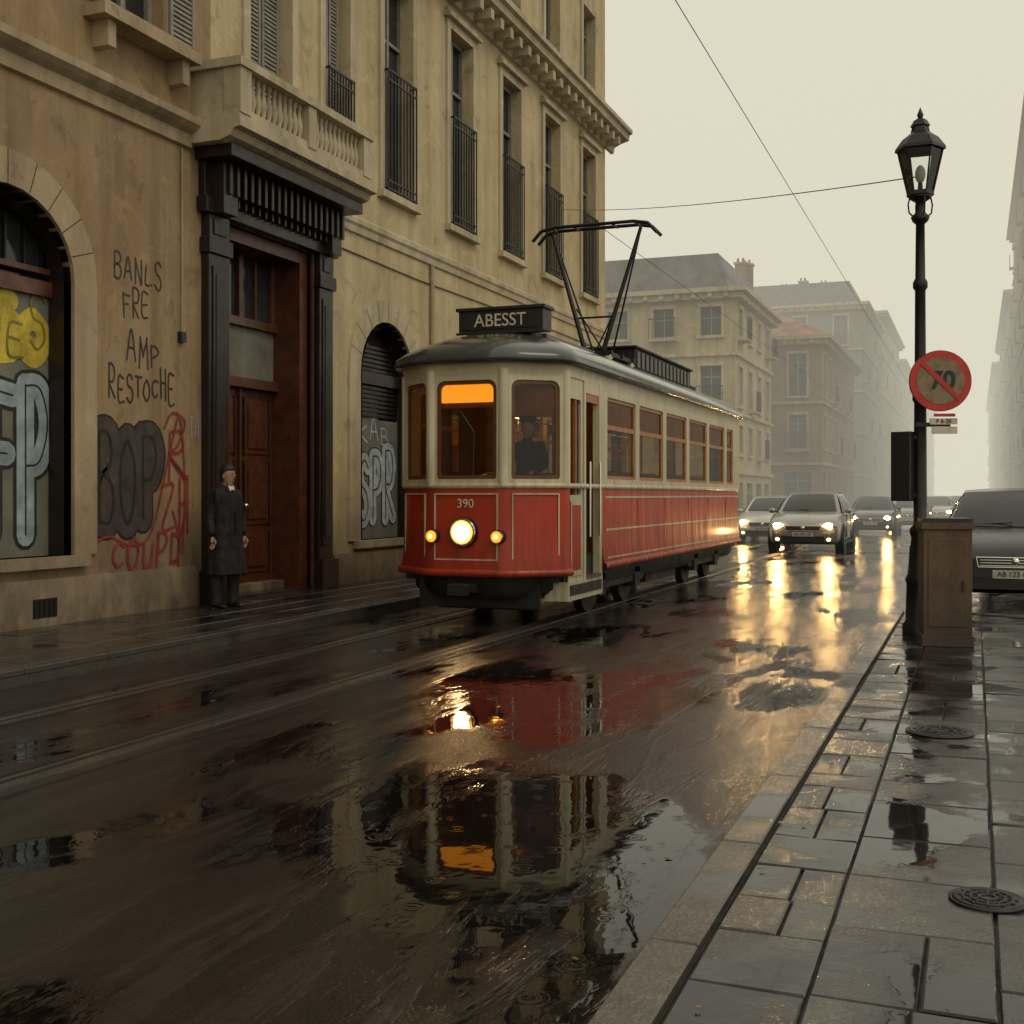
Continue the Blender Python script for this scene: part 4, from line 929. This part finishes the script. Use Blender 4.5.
tl=empty('traffic_light'); mb=MB(); TLm=Matrix.Translation((lx-.15,ly-.02,1.78))@Matrix.Rotation(math.radians(160),4,'Z')
mb.box(-.10,.10,-.09,.09,-.34,.34,M_black,TLm)
for k in(-1,0,1):
    mb.cyl((0,-.09,k*.22),(0,-.10,k*.22),.075,.075,M_under,16,TLm); mb.cyl((0,-.09,k*.22+.01),(0,-.2,k*.22+.01),.09,.085,M_black,16,TLm,caps=False)
mb.box(-.02,.17,-.03,.03,.26,.30,M_iron,Matrix.Translation((lx-.14,ly-.02,1.78))); mb.box(-.02,.17,-.03,.03,-.30,-.26,M_iron,Matrix.Translation((lx-.14,ly-.02,1.78)))
mb.obj('signal_head',tl,bevel=.01)
M_cab=stucco('weathered_cabinet',(.115,.072,.045),(.19,.125,.085),dz=.7)
cb=empty('utility_cabinet'); cb.location=(-.26,11.7,.13); cb.rotation_euler=(0,0,math.radians(10)); mb=MB()
mb.box(-.225,.225,-.19,.19,0,.10,M_cab); mb.box(-.21,.21,-.18,.18,.10,1.06,M_cab); mb.box(-.23,.23,-.2,.2,1.06,1.12,M_cab); mb.box(-.215,.215,-.185,.185,1.12,1.16,M_black)
mb.box(-.17,.17,-.188,-.18,.18,.98,M_cab); mb.box(.12,.14,-.2,-.188,.5,.6,M_black)
mb.obj('casing',cb,bevel=.02)
# ------------------------------------------------------------ overhead wires
def wire(name,a,b,sag,r=.012,n=16):
    a=V(a);b=V(b); pts=[a.lerp(b,i/n)-V((0,0,sag*4*(i/n)*(1-i/n))) for i in range(n+1)]
    m=MB(); m.tube(pts,r,M_wire,5); m.obj(name)
wire('span_wire',(-.50,12.4,4.62),(FX,26.9,8.25),.12,.006)
wire('overhead_cable',(-2.75,-2,6.35),(-2.55,70,6.1),.0,.005)
wire('contact_wire',(-5.38,17.5,5.63),(-5.38,120,5.63),.0,.005)
# ------------------------------------------------------------ mist in the far street (absorbing + self-luminous veil; its emission stands in for scattered skylight)
SKY=(.76,.725,.585)
m,nt,b=newmat('mist'); nt.nodes.remove(b)
va=N(nt,'ShaderNodeVolumeAbsorption'); va.inputs['Color'].default_value=(0,0,0,1); va.inputs['Density'].default_value=.0072
ve=N(nt,'ShaderNodeEmission'); ve.inputs['Color'].default_value=(*SKY,1); ve.inputs['Strength'].default_value=.0072*.95
ad=N(nt,'ShaderNodeAddShader'); nt.links.new(va.outputs[0],ad.inputs[0]); nt.links.new(ve.outputs[0],ad.inputs[1])
nt.links.new(ad.outputs[0],nt.nodes['Material Output'].inputs['Volume'])
fg=MB(); fg.box(-60,45,31,330,-.5,45,m); fg.obj('mist')
# ------------------------------------------------------------ camera, sky, sun
cam=bpy.data.cameras.new('camera'); co=bpy.data.objects.new('camera',cam); scene.collection.objects.link(co)
co.location=(0,0,1.5); co.rotation_euler=(math.radians(90),0,math.atan(463/1200)); cam.sensor_width=36; cam.lens=36*1200/1024; cam.shift_y=-17/1024; cam.clip_end=2000; scene.camera=co
w=bpy.data.worlds.new('World'); scene.world=w; w.use_nodes=True; nt=w.node_tree
bg=nt.nodes['Background']; bg.inputs['Strength'].default_value=.1
sk=N(nt,'ShaderNodeTexSky',sky_type='NISHITA'); sk.sun_disc=False; sk.sun_elevation=math.radians(48); sk.sun_rotation=math.radians(110); sk.dust_density=4; sk.air_density=1.2
mx=mix(nt,.94,sk.outputs[0],(7.9,7.5,6.0)); nt.links.new(mx,bg.inputs['Color'])
sn=bpy.data.lights.new('sun','SUN'); sn.energy=.5; sn.angle=math.radians(25); sn.color=(1,.85,.62); so=bpy.data.objects.new('sun',sn); scene.collection.objects.link(so)
d=V((math.sin(math.radians(110))*math.cos(math.radians(48)),math.cos(math.radians(110))*math.cos(math.radians(48)),math.sin(math.radians(48))))
so.rotation_euler=d.to_track_quat('Z','Y').to_euler()
scene.view_settings.view_transform='Standard'; scene.view_settings.look='None'; scene.view_settings.exposure=0
